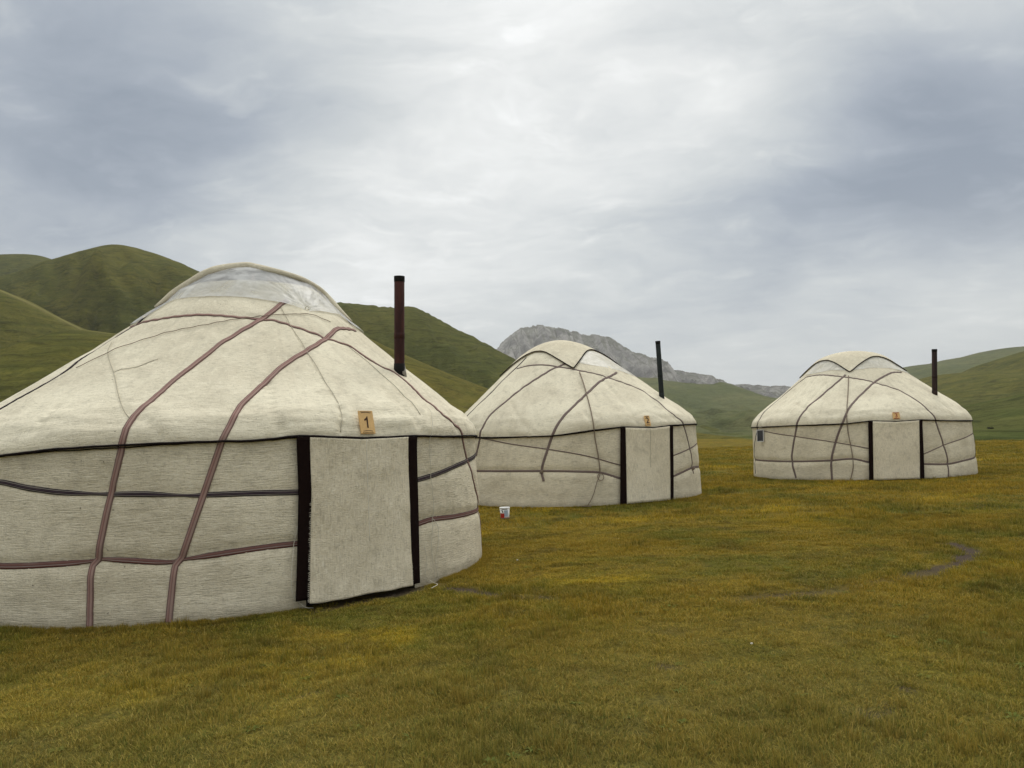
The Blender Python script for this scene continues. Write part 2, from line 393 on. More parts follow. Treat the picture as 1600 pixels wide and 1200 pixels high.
def dirt_mask(x, y):
    m = np.zeros(np.shape(x))
    for pts, wd, st in TRACKS:
        P = catmull(pts, .06); S = np.interp(np.linspace(0, 1, len(P)), np.linspace(0, 1, len(st)), st)
        sel = (x > P[:, 0].min() - .6) & (x < P[:, 0].max() + .6) & (y > P[:, 1].min() - .6) & (y < P[:, 1].max() + .6)
        if not sel.any(): continue
        xs, ys = x[sel], y[sel]; d2 = (xs[:, None] - P[None, :, 0])**2 + (ys[:, None] - P[None, :, 1])**2
        k = d2.argmin(1); d = np.sqrt(d2.min(1)) + .09 * fbm(xs * 4, ys * 4, 3.0, 3)
        m[sel] = np.maximum(m[sel], S[k] * (1 - sstep(wd * .35, wd * 1.25, d)))
    return m
def ground_z(x, y):
    x = np.asarray(x, float); y = np.asarray(y, float)
    near = 1 - sstep(60, 140, np.hypot(x, y))
    z = (.035 * fbm(x * .35, y * .35, 1, 3) + .012 * fbm(x * 2.2, y * 2.2, 2, 3)) * near
    fl = np.ones_like(x)
    for a, b, r in YC: fl = fl * sstep(r - .1, r + 1.2, np.hypot(x - a, y - b))
    z = z * (.15 + .85 * fl)
    xe = 33.6 - .13 * (y - 50) + .8 * fbm(y * .15, x * 0 + 3, 0, 3)
    bank = sstep(0, 1.8, x - xe)
    z = z - 1.62 * bank * sstep(20, 34, y) + .10 * np.exp(-((x - xe + .5) / .7)**2) * sstep(20, 34, y)
    z = z + .95 * sstep(45, 140, y) * (1 - sstep(-6, 4, x - xe)) * sstep(-60, 0, x)
    return z
def axis_pts(segs):
    out = []
    for a, b, n in segs: out += list(np.linspace(a, b, n, endpoint=False))
    return np.array(out + [segs[-1][1]])
gx = axis_pts([(-7000, -300, 14), (-300, -40, 26), (-40, -7, 60), (-7, 9, 200), (9, 45, 130), (45, 300, 40), (300, 7000, 14)])
gy = axis_pts([(-3000, -60, 10), (-60, 0, 16), (0, 3, 10), (3, 12, 130), (12, 30, 110), (30, 80, 110), (80, 300, 60), (300, 7000, 20)])
GX, GY = np.meshgrid(gx, gy); xf, yf = GX.ravel(), GY.ravel()
gm = mesh_np('ground', np.stack([xf, yf, ground_z(xf, yf) - .012 * dirt_mask(xf, yf)], 1), grid_faces(len(gy), len(gx)))
at = gm.attributes.new('dirt', 'FLOAT', 'POINT'); at.data.foreach_set('value', dirt_mask(xf, yf))
def ground_mat():
    m, t = material('meadow'); g = t.new('ShaderNodeGroup'); g.node_tree = TINT
    geo = t.new('ShaderNodeNewGeometry'); p = geo.outputs['Position']
    f1 = t.noise(p, 24, 5, .7, .3); f2 = t.noise(p, 5, 5, .65, .3); f3 = t.noise(t.scalev(p, (1, .45, 1)), 1.2, 5, .6)
    c = t.mix(t.mapr(f1, .3, .72), t.mix(1, g.outputs[0], (.36, .37, .39), 'MULTIPLY'), t.mix(1, g.outputs[0], (.84, .83, .83), 'MULTIPLY'))  # turf tint darkened to stand in for the grass blades' self-shadow
    c = t.mix(t.math('MULTIPLY', t.mapr(f2, .5, .75), .45), c, (.10, .082, .026))
    c = t.mix(t.math('MULTIPLY', t.mapr(f3, .5, .72), .3), c, (.21, .145, .036))
    # lush lower meadow across the bank
    sp = t.new('ShaderNodeSeparateXYZ'); t.put(sp.inputs[0], p)
    low = t.mapr(sp.outputs[2], -1.0, -1.5, 0, 1)
    f4 = t.noise(t.scalev(p, (.02, .06, 1)), 1, 5, .6)
    c = t.mix(t.math('MULTIPLY', low, .9), c, t.mix(f4, (.068, .085, .020), (.12, .12, .036)))
    steep = t.new('ShaderNodeSeparateXYZ'); t.put(steep.inputs[0], geo.outputs['Normal'])
    c = t.mix(t.math('MULTIPLY', t.mapr(steep.outputs[2], .93, .80), t.mapr(f2, .35, .55)), c, (.06, .045, .03))
    at = t.new('ShaderNodeAttribute'); at.attribute_name = 'dirt'
    e = t.noise(p, 60, 4, .7); earth = t.mix(t.mapr(e, .3, .7), (.045, .032, .024), (.12, .09, .068))
    c = t.mix(t.math('MULTIPLY', at.outputs['Fac'], 1.0, clamp=True), c, earth)
    t.put(t.bsdf.inputs['Base Color'], c); t.bsdf.inputs['Roughness'].default_value = 1; t.bsdf.inputs['Specular IOR Level'].default_value = .05
    t.put(t.bsdf.inputs['Normal'], t.bump(t.math('ADD', f1, t.math('MULTIPLY', f2, 1.5)), .8, .06)); return m
go = tag(link('ground', gm, ground_mat()), kind='structure')

# ------------------------------------------------------------------ hills
def hill_mat(name, a, b, c_, rock=0.0, scale=1.0, streak=1.0, rc=((.16, .155, .15), (.30, .29, .275))):
    m, t = material(name); geo = t.new('ShaderNodeNewGeometry'); p = t.vmath('SCALE', geo.outputs['Position'], None)
    p.node.inputs['Scale'].default_value = 1 / scale
    n1 = t.noise(p, .016, 6, .6, .6); n2 = t.noise(t.scalev(p, (1, 1, 5)), .05, 6, .65, .5); n3 = t.noise(t.scalev(p, (.55, .45, 2.6)), .13, 7, .72, .9); n4 = t.noise(p, .30, 6, .78); n5 = t.noise(t.scalev(p, (1, .8, 1.6)), .85, 4, .75)
    col = t.mix(t.mapr(n1, .35, .65), a, b); col = t.mix(t.math('MULTIPLY', t.mapr(n2, .45, .7), .6), col, c_)
    col = t.mix(t.math('MULTIPLY', t.mapr(n3, .50, .66), .75 * streak), col, tuple(v * .40 for v in a))
    col = t.mix(t.math('MULTIPLY', t.mapr(n3, .46, .34), .45 * streak), col, tuple(v * 1.5 for v in b))
    col = t.mix(t.math('MULTIPLY', t.mapr(n4, .48, .70), .60), col, tuple(v * .5 for v in b))
    col = t.mix(t.math('MULTIPLY', t.mapr(n5, .52, .70), .55), col, tuple(v * .38 for v in a))
    h = t.math('ADD', t.math('MULTIPLY', n3, 1.4), t.math('ADD', t.math('MULTIPLY', n4, .5), t.math('MULTIPLY', n5, .4)))
    ca = t.new('ShaderNodeAttribute'); ca.attribute_name = 'crest'
    col = t.mix(t.math('MULTIPLY', ca.outputs['Fac'], t.mapr(n2, .25, .6, .35, .8)), col, (.27, .235, .085))
    if rock:
        s = t.new('ShaderNodeSeparateXYZ'); t.put(s.inputs[0], geo.outputs['Normal'])
        r1 = t.noise(t.scalev(p, (1, 1, .45)), .045, 8, .7, .8); r2 = t.noise(p, .17, 7, .75, .4)
        rk = t.mix(t.mapr(r1, .35, .68), rc[0], rc[1]); rk = t.mix(t.math('MULTIPLY', t.mapr(r2, .5, .7), .65), rk, tuple(v * .5 for v in rc[0]))
        msk = t.math('ADD', t.mapr(s.outputs[2], .93, .74), t.math('MULTIPLY', t.math('SUBTRACT', n2, .5), 1.2), clamp=True)
        msk = t.math('MULTIPLY', msk, rock, clamp=True) if rock < 1 else t.math('ADD', msk, rock - 1, clamp=True)
        col = t.mix(msk, col, rk); h = t.math('ADD', h, t.math('MULTIPLY', r2, 1.5))
    t.put(t.bsdf.inputs['Base Color'], col); t.bsdf.inputs['Roughness'].default_value = 1; t.bsdf.inputs['Specular IOR Level'].default_value = .03
    t.put(t.bsdf.inputs['Normal'], t.bump(h, 1.0, 2.2 * scale)); return m
def hill(name, D_, Df, Db, pts, mat, seed, amp=.16, lam=60., nx=200, nv=70, p=1.12, keep=.35, jag=.0, crest=0, to=None, conc=0, z0=-2.2, ridge_y=.06):
    pts = np.array(pts, float)
    if to:
        pts = np.stack([pts[:, 0] * to / D_, CAMZ + (pts[:, 1] - CAMZ) * to / D_], 1); D_ = to
    a0, z_0 = pts[0]; a1, z_1 = pts[-1]; W = a1 - a0
    pts = np.vstack([[a0 - .30 * W, -8], [a0 - .14 * W, z_0 * .55], pts, [a1 + .14 * W, z_1 * .5], [a1 + .30 * W, -8]])
    C_ = catmull(pts, W / 160.); X = np.linspace(C_[0, 0], C_[-1, 0], nx); Z = np.interp(X, C_[:, 0], C_[:, 1])
    if jag: Z = Z + jag * (fbm(X / lam * 4, seed, .5, 5, .6) + .6 * np.abs(fbm(X / lam * 9, seed + 3, 1.5, 4, .6)))
    nb = nv // 3
    v = np.concatenate([np.linspace(0, 1, nv), 1 + np.linspace(0, 1, nb + 1)[1:]])
    VV, XX = np.meshgrid(v, X, indexing='ij'); ZZ = np.broadcast_to(Z, XX.shape)
    fr = np.minimum(VV, 1); bk_ = np.clip(VV - 1, 0, 1)
    wob = ridge_y * (D_ - Df) * fbm(XX / lam * .5, seed + 7, 0, 3) * 0
    Yp = Df + (D_ - Df) * fr + (Db - D_) * bk_ + wob
    sh = np.where(VV <= 1, .35 * fr + .65 * sstep(0, 1, fr)**p if not conc else fr**conc, 1 - sstep(0, 1.05, bk_))
    rill = fbm(XX / lam + .6 * fbm(XX / lam * .7, VV * 2.2, seed, 3), VV * 1.3 + seed, seed, 5, .52)
    rid = 1 - 2 * np.abs(fbm(XX / lam * .55 + .8 * VV, VV * .9 + 4.2, seed + 2, 5, .55))
    env = 5.4 * fr * (1 - fr)**1.7 * (VV <= 1) + 2 * bk_ * (1 - bk_)
    z = z0 + (ZZ - z0) * sh + np.maximum(ZZ, 12) * amp * env * (.7 * rill + .55 * (rid - .4))
    xs = XX * (1 - keep * (1 - fr) * (VV <= 1))
    me = mesh_np(name, np.stack([xs, Yp, z], -1).reshape(-1, 3), grid_faces(len(v), nx))
    if crest:
        ca = me.attributes.new('crest', 'FLOAT', 'POINT'); ca.data.foreach_set('value', (min(1, crest) * np.exp(-((VV - .985) / (.055 * max(1, crest)))**2)).ravel())
    return tag(link(name, me, mat), kind='structure')
hm1 = hill_mat('hill_grass_olive', (.096, .098, .022), (.138, .126, .028), (.058, .070, .017))
hm2 = hill_mat('hill_grass_light', (.135, .122, .025), (.165, .138, .030), (.095, .102, .023))
hm3 = hill_mat('hill_grass_green', (.088, .095, .024), (.120, .115, .030), (.062, .073, .020))
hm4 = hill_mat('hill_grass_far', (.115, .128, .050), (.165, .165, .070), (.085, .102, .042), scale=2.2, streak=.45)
hm5 = hill_mat('mountain_rock', (.088, .10, .05), (.12, .12, .065), (.08, .09, .05), rock=1.5, scale=3.0, rc=((.22, .205, .185), (.46, .435, .395)))
hm6 = hill_mat('hill_meadow', (.075, .095, .022), (.115, .118, .034), (.062, .080, .020))
hill('hill', 900, 640, 1300, [(-817.8, 241.7), (-708.6, 250.7), (-615.2, 251.7), (-584.1, 249.7), (-562.6, 243.4), (-507.6, 218.0), (-415.6, 183.4)], hm3, 1.0, nx=120, nv=50, to=1000)
hill('hill', 520, 430, 960, [(-582.8, 79.6), (-492.0, 103.0), (-423.9, 120.5), (-356.0, 131.3), (-324.2, 140.8), (-292.4, 148.6), (-276.6, 149.8), (-261.1, 145.6), (-238.9, 137.1), (-216.9, 126.4), (-177.1, 107.8), (-142.0, 87.2), (-89.1, 60.4), (-36.1, 36.0)], hm1, 2.0, amp=.42, lam=50, nx=260, nv=130, to=720)
hill('hill_spur', 380, 300, 640, [(-422.9, 133.8), (-341.5, 117.6), (-286.4, 97.4), (-260.5, 86.6), (-243.5, 78.1), (-221.9, 66.1), (-196.2, 51.3), (-164.0, 35.3)], hm1, 3.0, amp=.20, lam=30, nx=200, nv=110, crest=1, to=470)
hill('hill_spur', 290, 95, 400, [(-350.8, 26.1), (-275.4, 30.7), (-230.2, 33.9), (-199.9, 39.2), (-182.8, 45.8), (-169.4, 50.1), (-156.7, 48.6), (-134.5, 45.2), (-117.1, 40.8), (-90.0, 29.7), (-60.5, 14.8), (-40.7, 7.8)], hm1, 4.0, amp=.15, lam=36, nx=200, nv=110, crest=1.7)
hill('hill', 560, 330, 800, [(-265.1, 71.5), (-225.8, 86.9), (-181.6, 102.1), (-133.4, 109.4), (-111.2, 107.6), (-94.4, 104.5), (-75.0, 104.2), (-67.4, 101.0), (-47.0, 89.6), (-29.0, 79.8), (-19.6, 73.6), (-8.7, 67.4), (3.1, 60.6), (29.2, 45.6), (62.4, 27.4), (95.5, 9.3)], hm3, 5.0, amp=.30, lam=34, nx=260, nv=110, jag=2.2)
hill('hill_spur', 330, 110, 460, [(-133.0, 53.3), (-104.3, 57.9), (-84.3, 57.1), (-70.6, 52.1), (-51.0, 42.1), (-28.6, 31.3), (-13.4, 24.7), (5.4, 16.6), (27.9, 8.6), (44.8, 4.3)], hm2, 6.0, amp=.22, lam=28, nx=180, nv=110, crest=.6)
hill('rocky_mountain', 2600, 1500, 3600, [(-223.5, 220.0), (-108.9, 278.3), (-44.5, 316.2), (-27.9, 337.9), (24.3, 374.0), (88.7, 389.5), (164.8, 379.8), (278.2, 348.5), (297.4, 351.1), (353.9, 329.9), (375.1, 297.7), (414.0, 258.0), (478.1, 229.8), (540.4, 215.0), (602.7, 196.9), (653.7, 179.2), (698.3, 170.8), (784.9, 145.0), (940.4, 96.4)], hm5, 7.0, amp=.62, lam=85, nx=480, nv=160, p=1.5, keep=0, jag=14, z0=40)
hill('rocky_ridge', 3200, 2600, 3900, [(716.0, 149.2), (882.6, 164.8), (999.1, 175.2), (1076.8, 180.7), (1161.6, 156.7), (1268.8, 138.8), (1435.0, 143.4), (1655.1, 112.7), (1873.9, 49.1)], hm5, 8.0, amp=.3, lam=140, nx=240, nv=60, keep=0, jag=14, z0=20)
hill('hill', 1300, 300, 1900, [(89.1, 75.0), (157.1, 89.2), (223.8, 98.9), (282.9, 88.8), (350.1, 81.7), (367.0, 84.4), (394.8, 76.0), (422.5, 64.3), (458.0, 52.8), (514.7, 38.3), (592.7, 21.8), (670.8, 7.6)], hm4, 9.0, amp=.55, lam=85, conc=2.0, nx=260, nv=130, p=1.3, jag=3)
hill('hill', 1500, 420, 2100, [(620.2, 53.3), (699.1, 82.5), (788.4, 111.4), (849.6, 118.1), (888.8, 125.6), (927.9, 130.6), (967.2, 139.4), (1006.2, 143.4), (1038.6, 141.8), (1167.7, 129.0), (1360.7, 89.2), (1553.6, 49.4)], hm4, 10.0, amp=.16, lam=160, nx=180, nv=80)
hill('hill', 700, 190, 950, [(301.2, 16.2), (344.0, 29.6), (386.8, 40.6), (401.5, 44.9), (436.1, 46.3), (450.8, 52.0), (460.0, 56.2), (484.5, 62.5), (533.3, 73.6), (606.1, 76.8), (696.2, 61.2), (786.2, 39.6)], hm1, 11.0, amp=.22, lam=70, nx=220, nv=110, jag=.8)
hill('hill_spur', 190, 70, 300, [(98.0, 1.2), (104.6, 1.4), (117.0, 4.2), (123.1, 4.9), (131.1, 6.6), (147.6, 9.5), (172.3, 11.0), (205.0, 7.3)], hm6, 12.0, amp=.05, lam=60, nx=160, nv=70, z0=-1.72)

sh_hill = [o for o in scene.objects if o.name.startswith('hill_spur')][-1]
bpy.context.view_layer.update()
ok_, loc_, nn_, _i = sh_hill.ray_cast((82.0, 128.0, 60.0), (0, 0, -1))
SHRUB = tuple(loc_) if ok_ else None
# ------------------------------------------------------------------ yurts
HW = 1.665; TAU = 2 * math.pi
class Yurt: pass
def make_surface(spec, tab):
    Y = Yurt(); Y.c = spec['c']; Y.lean = spec['lean']; Y.tab = tab
    P = np.array([(r, z) for z, r in spec['prof']], float)
    for _ in range(3):
        Q_ = np.empty((2 * len(P), 2)); Q_[0::2] = P; Q_[1::2] = P
        a, b = P[:-1], P[1:]; mid = np.stack([a * .75 + b * .25, a * .25 + b * .75], 1).reshape(-1, 2)
        P = np.vstack([P[:1], mid, P[-1:]])
    Y.P = P; Y.pr, Y.pz = P[:, 0], P[:, 1]
    e = sorted([(t % TAU, z) for t, z in tab['eave']]); Y.et = np.array([t for t, _ in e]); Y.ez = np.array([z - HW for _, z in e])
    Y.pinch = []; Y.seed = spec['seed']
    return Y
def eave_off(Y, th): return np.interp(np.mod(th, TAU), Y.et, Y.ez, period=TAU)
def rad0(Y, th, z): return np.interp(z - eave_off(Y, th) * np.exp(-((z - HW) / .45)**2), Y.pz, Y.pr)
def base_pt(Y, th, z, r):
    k = np.maximum(0, z - HW)
    return np.stack([Y.lean[0] * k + r * np.cos(th), Y.lean[1] * k + r * np.sin(th), z], -1)
def disp(Y, th, z):
    th, z = np.broadcast_arrays(np.asarray(th, float), np.asarray(z, float))
    r = rad0(Y, th, z); p = base_pt(Y, th, z, r); x, y = p[..., 0], p[..., 1]; s = Y.seed
    roof = sstep(HW - .02, HW + .15, z)
    d = .016 * fbm(x * .8 + s, y * .8, z * 1.1, 3) + .007 * fbm(x * 2.6 + s, y * 2.6, z * 3.2, 3)
    d = d + (1 - roof) * .006 * fbm(x * 1.6, y * 1.6 + s, z * 7, 3)
    d = d + roof * (.030 * fbm(x * 1.1, y * 1.1 + s, z * 8.5, 3) * np.exp(-((z - 1.86) / .22)**2) + .004 * np.sin(th * 64 + 2 * fbm(x, y, s)) * sstep(2, 2.4, z) * (1 - sstep(3.0, 3.4, z)))
    d = d + roof * .006 * fbm(x * 3.2 + 3 * z, y * 3.2, z * 2 + s, 4)
    d = d + roof * .010 * fbm(x * 1.7 + s, y * 1.7, z * 1.6, 3)
    # folds that fan out from the shoulder
    d = d + roof * .009 * (1 - np.abs(fbm(th * 9 + s, z * 1.2, s, 3)) * 2.4) * np.exp(-((z - 2.0) / .3)**2)
    if Y.pinch:
        pf = p.reshape(-1, 3); add = np.zeros(len(pf)); thf = np.mod(th.reshape(-1), TAU)
        for S, t0, t1, amp, wdt in Y.pinch:
            dt = np.mod(thf - t0, TAU); sel = np.where((dt < t1) )[0]
            if len(sel) == 0: continue
            for ch in np.array_split(sel, max(1, len(sel) // 6000)):
                q = pf[ch]; d2 = ((q[:, None, :] - S[None])**2).sum(-1).min(1)
                add[ch] = add[ch] - amp * np.exp(-d2 / (wdt**2)) + (.45 * amp * np.exp(-d2 / ((3.2 * wdt)**2)) if wdt < .07 else 0)
        d = d + add.reshape(d.shape)
    return d
def surf(Y, th, z, off=0.0, dsp=True):
    th, z = np.broadcast_arrays(np.asarray(th, float), np.asarray(z, float))
    r = rad0(Y, th, z); e = .02
    dr = (rad0(Y, th, z + e) - rad0(Y, th, z - e)) / (2 * e); dr = np.clip(dr, -6, 6)
    nl = np.sqrt(1 + dr * dr); nr, nz = 1 / nl, -dr / nl
    o = np.asarray(off) + (disp(Y, th, z) if dsp else 0)
    p = base_pt(Y, th, z, r + o * nr); p[..., 2] += o * nz
    return p
def unwrap(path):
    P = np.array(path, float); P[:, 0] = np.unwrap(P[:, 0]); return P
def path_pts(Y, path, step=.035):
    P = unwrap(path); r = np.maximum(rad0(Y, P[:, 0], P[:, 1]), .3)
    S = P.copy(); S[:, 0] *= 2.6            # roughly metres for spacing
    C_ = catmull(S, step); C_[:, 0] /= 2.6
    return C_
def add_pinch(Y, path, amp=.012, wdt=.075):
    C_ = path_pts(Y, path, .05); p = surf(Y, C_[:, 0], C_[:, 1], dsp=False)
    t0 = C_[:, 0].min() - .12; Y.pinch.append((p, t0 % TAU, C_[:, 0].max() - C_[:, 0].min() + .24, amp, wdt))
def ribbon(Y, root, path, width, mat, off=.007, name='strap', narrow=(), step=.03, label=None):
    C_ = path_pts(Y, path, step); th, z = C_[:, 0], C_[:, 1]
    off = off + .012 * sstep(1.60, 1.66, z - eave_off(Y, th))
    p = surf(Y, th, z, off); t = np.gradient(p, axis=0); t /= np.linalg.norm(t, axis=1)[:, None] + 1e-9
    q = surf(Y, th, z, off + .05, False) - surf(Y, th, z, off, False); n = q / np.linalg.norm(q, axis=1)[:, None]
    b = np.cross(n, t); b /= np.linalg.norm(b, axis=1)[:, None] + 1e-9
    wd = np.full(len(p), width / 2)
    for nth, hw_ in narrow: wd *= 1 - .5 * np.exp(-((np.mod(th - nth + math.pi, TAU) - math.pi) / hw_)**2)
    wd *= 1 + .07 * fbm(np.arange(len(p)) * .12, Y.seed, path[0][1] * 9, 2)
    vs = np.array([-1, -.96, -.5, 0, .5, .96, 1]); lift = np.array([-.012, .001, .004, .005, .004, .001, -.012])
    V = p[:, None] + b[:, None] * (vs[None, :, None] * wd[:, None, None]) + n[:, None] * lift[None, :, None]
    L = np.concatenate([[0], np.cumsum(np.linalg.norm(np.diff(p, axis=0), axis=1))])
    uv = np.stack(np.broadcast_arrays(L[:, None], (vs * .5 + .5)[None]), -1).reshape(-1, 2)
    o = link(name, mesh_np(name, V.reshape(-1, 3), grid_faces(len(p), 7, flip=True), uv), mat, root)
    if label: o['label'] = label
    return o
def rope(Y, root, path, r, mat, off=None, name='rope', step=.04):
    C_ = path_pts(Y, path, step); p = surf(Y, C_[:, 0], C_[:, 1], (r * .8 if off is None else off) + .010 * sstep(1.60, 1.66, C_[:, 1] - eave_off(Y, C_[:, 0])))
    return link(name, tube_mesh(name, p, r, 6), mat, root)
def uvgrid(Y, TH, ZZ):
    return np.stack([TH * 3.2, ZZ], -1).reshape(-1, 2)
def shell(Y, z_lo, z_hi, nrow, ncol, off, gap=None, zrow=None):
    """rows by arc length along the profile, columns round the yurt"""
    s = np.concatenate([[0], np.cumsum(np.hypot(np.diff(Y.pr), np.diff(Y.pz)))])
    s0, s1 = np.interp([z_lo, z_hi], Y.pz, s); zz = np.interp(np.linspace(s0, s1, nrow), s, Y.pz)
    th = np.linspace(-math.pi, math.pi, ncol, endpoint=False); TH, Z0 = np.meshgrid(th, zz)
    ZZ = Z0 + eave_off(Y, TH) * np.exp(-((Z0 - HW) / .45)**2)
    P = surf(Y, TH, ZZ, off); Fc = grid_faces(nrow, ncol, True)
    uv = np.stack([np.broadcast_to(th * 3.2, TH.shape), np.linspace(s0, s1, nrow)[:, None] + 0 * TH], -1).reshape(-1, 2)
    if gap:
        tc_ = th[Fc[:, 0] % ncol] + math.pi / ncol; dlt = np.mod(tc_ - gap[0], TAU)
        Fc = Fc[dlt > (gap[1] - gap[0])]
    return P.reshape(-1, 3), Fc, uv
def lin(tabp, z):                       # theta of a door edge at height z
    t = sorted([(b, a) for a, b in tabp]); return np.interp(z, [q[0] for q in t], [q[1] for q in t])
def strip(Y, root, left, right, ztop, zbot, off, mat, name, nc, nr, bulge=.0, th=.010, uvflip=False, curl=0.0, fray=0.0, noise_s=1.0, out=.05):
    a = np.linspace(0, 1, nc)[None, :]; b = np.linspace(0, 1, nr)[:, None]
    zt = ztop(a) if callable(ztop) else ztop; zb = zbot(a) if callable(zbot) else zbot
    Z = zt + (zb - zt) * b; TL, TR = lin(left, Z), lin(right, Z); TH = TL + (TR - TL) * a
    o = off + out * b**1.6 + bulge * (fbm(a * 3 + b * .6, b * 2.2, Y.seed + 5, 3) + .5 * fbm(a * 7, b * 5, Y.seed, 2)) * np.minimum(1, b * 5)
    o = o + curl * np.exp(-(a / .12)**2) * b**2
    vw = math.atan2(-Y.c[1], -Y.c[0]); TH = TH - (o + 0 * TH) * np.tan(np.clip(TH - vw, -.9, .9)) / 3.2   # edges hang plumb although the cloth stands off the wall
    p = surf(Y, TH, Z, 0, False)
    k = np.stack([np.cos(TH), np.sin(TH), 0 * TH], -1); p = p + k * (o + 0 * TH)[..., None]
    w_ = np.linspace(0, 1, nc)[None, :] * float(abs(TR - TL).mean() * 3.2)
    uv = np.stack([w_ + 0 * Z, Z + 0 * TH], -1).reshape(-1, 2)
    ob = link(name, mesh_np(name, p.reshape(-1, 3), grid_faces(nr, nc, flip=True), uv), mat, root)
    solidify(ob, th, 1.0); return ob, p
def text_mesh(body, size, depth=.0015):
    cu = bpy.data.curves.new('numeral', 'FONT'); cu.body = body; cu.size = size; cu.extrude = depth; cu.align_x = 'CENTER'; cu.align_y = 'CENTER'; cu.offset = size * .018
    ob = bpy.data.objects.new('numeral_tmp', cu); scene.collection.objects.link(ob)
    dg = bpy.context.evaluated_depsgraph_get(); me = bpy.data.meshes.new_from_object(ob.evaluated_get(dg))
    bpy.data.objects.remove(ob); bpy.data.curves.remove(cu); return me
def digit_one(h):
    o_ = [(-.02, -.5), (.115, -.5), (.10, -.1), (.085, .5), (.0, .5), (-.06, .37), (-.25, .22), (-.25, .10), (-.19, .10), (-.04, .20), (-.03, -.1)]
    n = len(o_); V = [(x * h, y * h, 0) for x, y in o_] + [(x * h, y * h, .002) for x, y in o_]
    return mesh_np('numeral', V, [tuple(range(n, 2 * n))] + [(k, (k + 1) % n, n + (k + 1) % n, n + k) for k in range(n)], smooth=False)
def box_mesh(name, sx_, sy_, sz_, bev=.003):
    import bmesh
    bm = bmesh.new(); bmesh.ops.create_cube(bm, size=1); bmesh.ops.scale(bm, vec=(sx_, sy_, sz_), verts=bm.verts)
    if bev: bmesh.ops.bevel(bm, geom=bm.edges[:], offset=bev, segments=2, affect='EDGES')
    me = bpy.data.meshes.new(name); bm.to_mesh(me); bm.free(); return me
def frame_at(Y, corners, off):
    c = np.array([surf(Y, t, z, off) for t, z in corners]); ctr = c.mean(0)
    x = Vector((c[1] - c[0]) + (c[2] - c[3])); yv = Vector((c[0] - c[3]) + (c[1] - c[2])); wd, ht = x.length / 2, yv.length / 2
    x.normalize(); n = x.cross(yv).normalized(); yv = n.cross(x)
    return Matrix(((x.x, yv.x, n.x, ctr[0]), (x.y, yv.y, n.y, ctr[1]), (x.z, yv.z, n.z, ctr[2]), (0, 0, 0, 1))), wd, ht
def pipe(Y, root, b, t, r, mat, flashing=False):
    c = Vector((Y.c[0], Y.c[1], 0)); b = Vector(b) - c; t = Vector(t) - c; ax = (t - b).normalized(); H = (t - b).length
    o0 = b - ax * .35; L = H + .35
    me = lathe_mesh('chimney', [(r, 0), (r, L * .52), (r * .985, L * .522), (r * .985, L - .002), (r * .955, L), (r * .90, L), (r * .90, L - .25), (0.001, L - .26)], 28, o0, ax)
    ch = link('chimney', me, mat, root)
    link('pipe_joint', lathe_mesh('pipe_joint', [(r * .99, L * .50), (r * 1.045, L * .502), (r * 1.045, L * .545), (r * .97, L * .548)], 28, o0, ax), mat, ch)
    link('pipe_rim', lathe_mesh('pipe_rim', [(r * .97, L - .07), (r * 1.03, L - .068), (r * 1.04, L - .001), (r * 1.01, L + .004), (r * .93, L + .003), (r * .9, L - .06)], 28, o0, ax), M['soot'], ch)
    link('pipe_sleeve', lathe_mesh('pipe_sleeve', [(r * 1.0, .30), (r * 1.06, .302), (r * 1.06, .48), (r * .99, .482)], 28, o0, ax), M['soot'] if flashing else mat, ch)
    if flashing:
        n = 20; V = []; 
        for k, (rr, zz) in enumerate(((1.08, .41), (1.15, .38), (1.35, .33), (1.55, .27))):
            for j in range(n):
                a = -0.9 + 2.4 * j / (n - 1); V.append((o0.x + r * rr * math.cos(a) * 1.0, o0.y + r * rr * math.sin(a), o0.z + zz + .13 - .09 * math.cos(a) * (rr - 1) * 2))
        f_ = link('flashing', mesh_np('flashing', V, grid_faces(4, n)), M['zinc'], ch); solidify(f_, .004)
    return ch

SPEC = [{'c': (-3.822, 10.178), 'lean': (0.14, 0.0), 'prof': [(0, 3.329), (0.8, 3.31), (1.6, 3.275), (1.69, 3.3), (1.8, 3.245), (1.95, 3.1), (2.11, 2.85), (2.82, 1.91), (3.28, 1.345), (3.47, 1.12), (3.7, 0.9), (3.9, 0.6), (3.99, 0.31), (4.025, 0.0)], 'seed': 1.3}, {'c': (1.5696, 19.667), 'lean': (-0.12, 0.0), 'prof': [(0, 3.209), (0.8, 3.19), (1.6, 3.155), (1.69, 3.18), (1.82, 3.15), (2.0, 3.03), (2.27, 2.75), (3.07, 1.81), (3.355, 1.46), (3.64, 1.12), (3.88, 0.76), (4.04, 0.37), (4.09, 0.0)], 'seed': 14.7}, {'c': (10.901, 23.668), 'lean': (-0.018, 0.0), 'prof': [(0, 3.193), (0.8, 3.175), (1.6, 3.14), (1.69, 3.165), (1.85, 3.11), (2.16, 2.77), (2.53, 2.23), (3.28, 1.36), (3.55, 1.1), (3.71, 0.88), (3.84, 0.5), (3.89, 0.0)], 'seed': 33.1}]
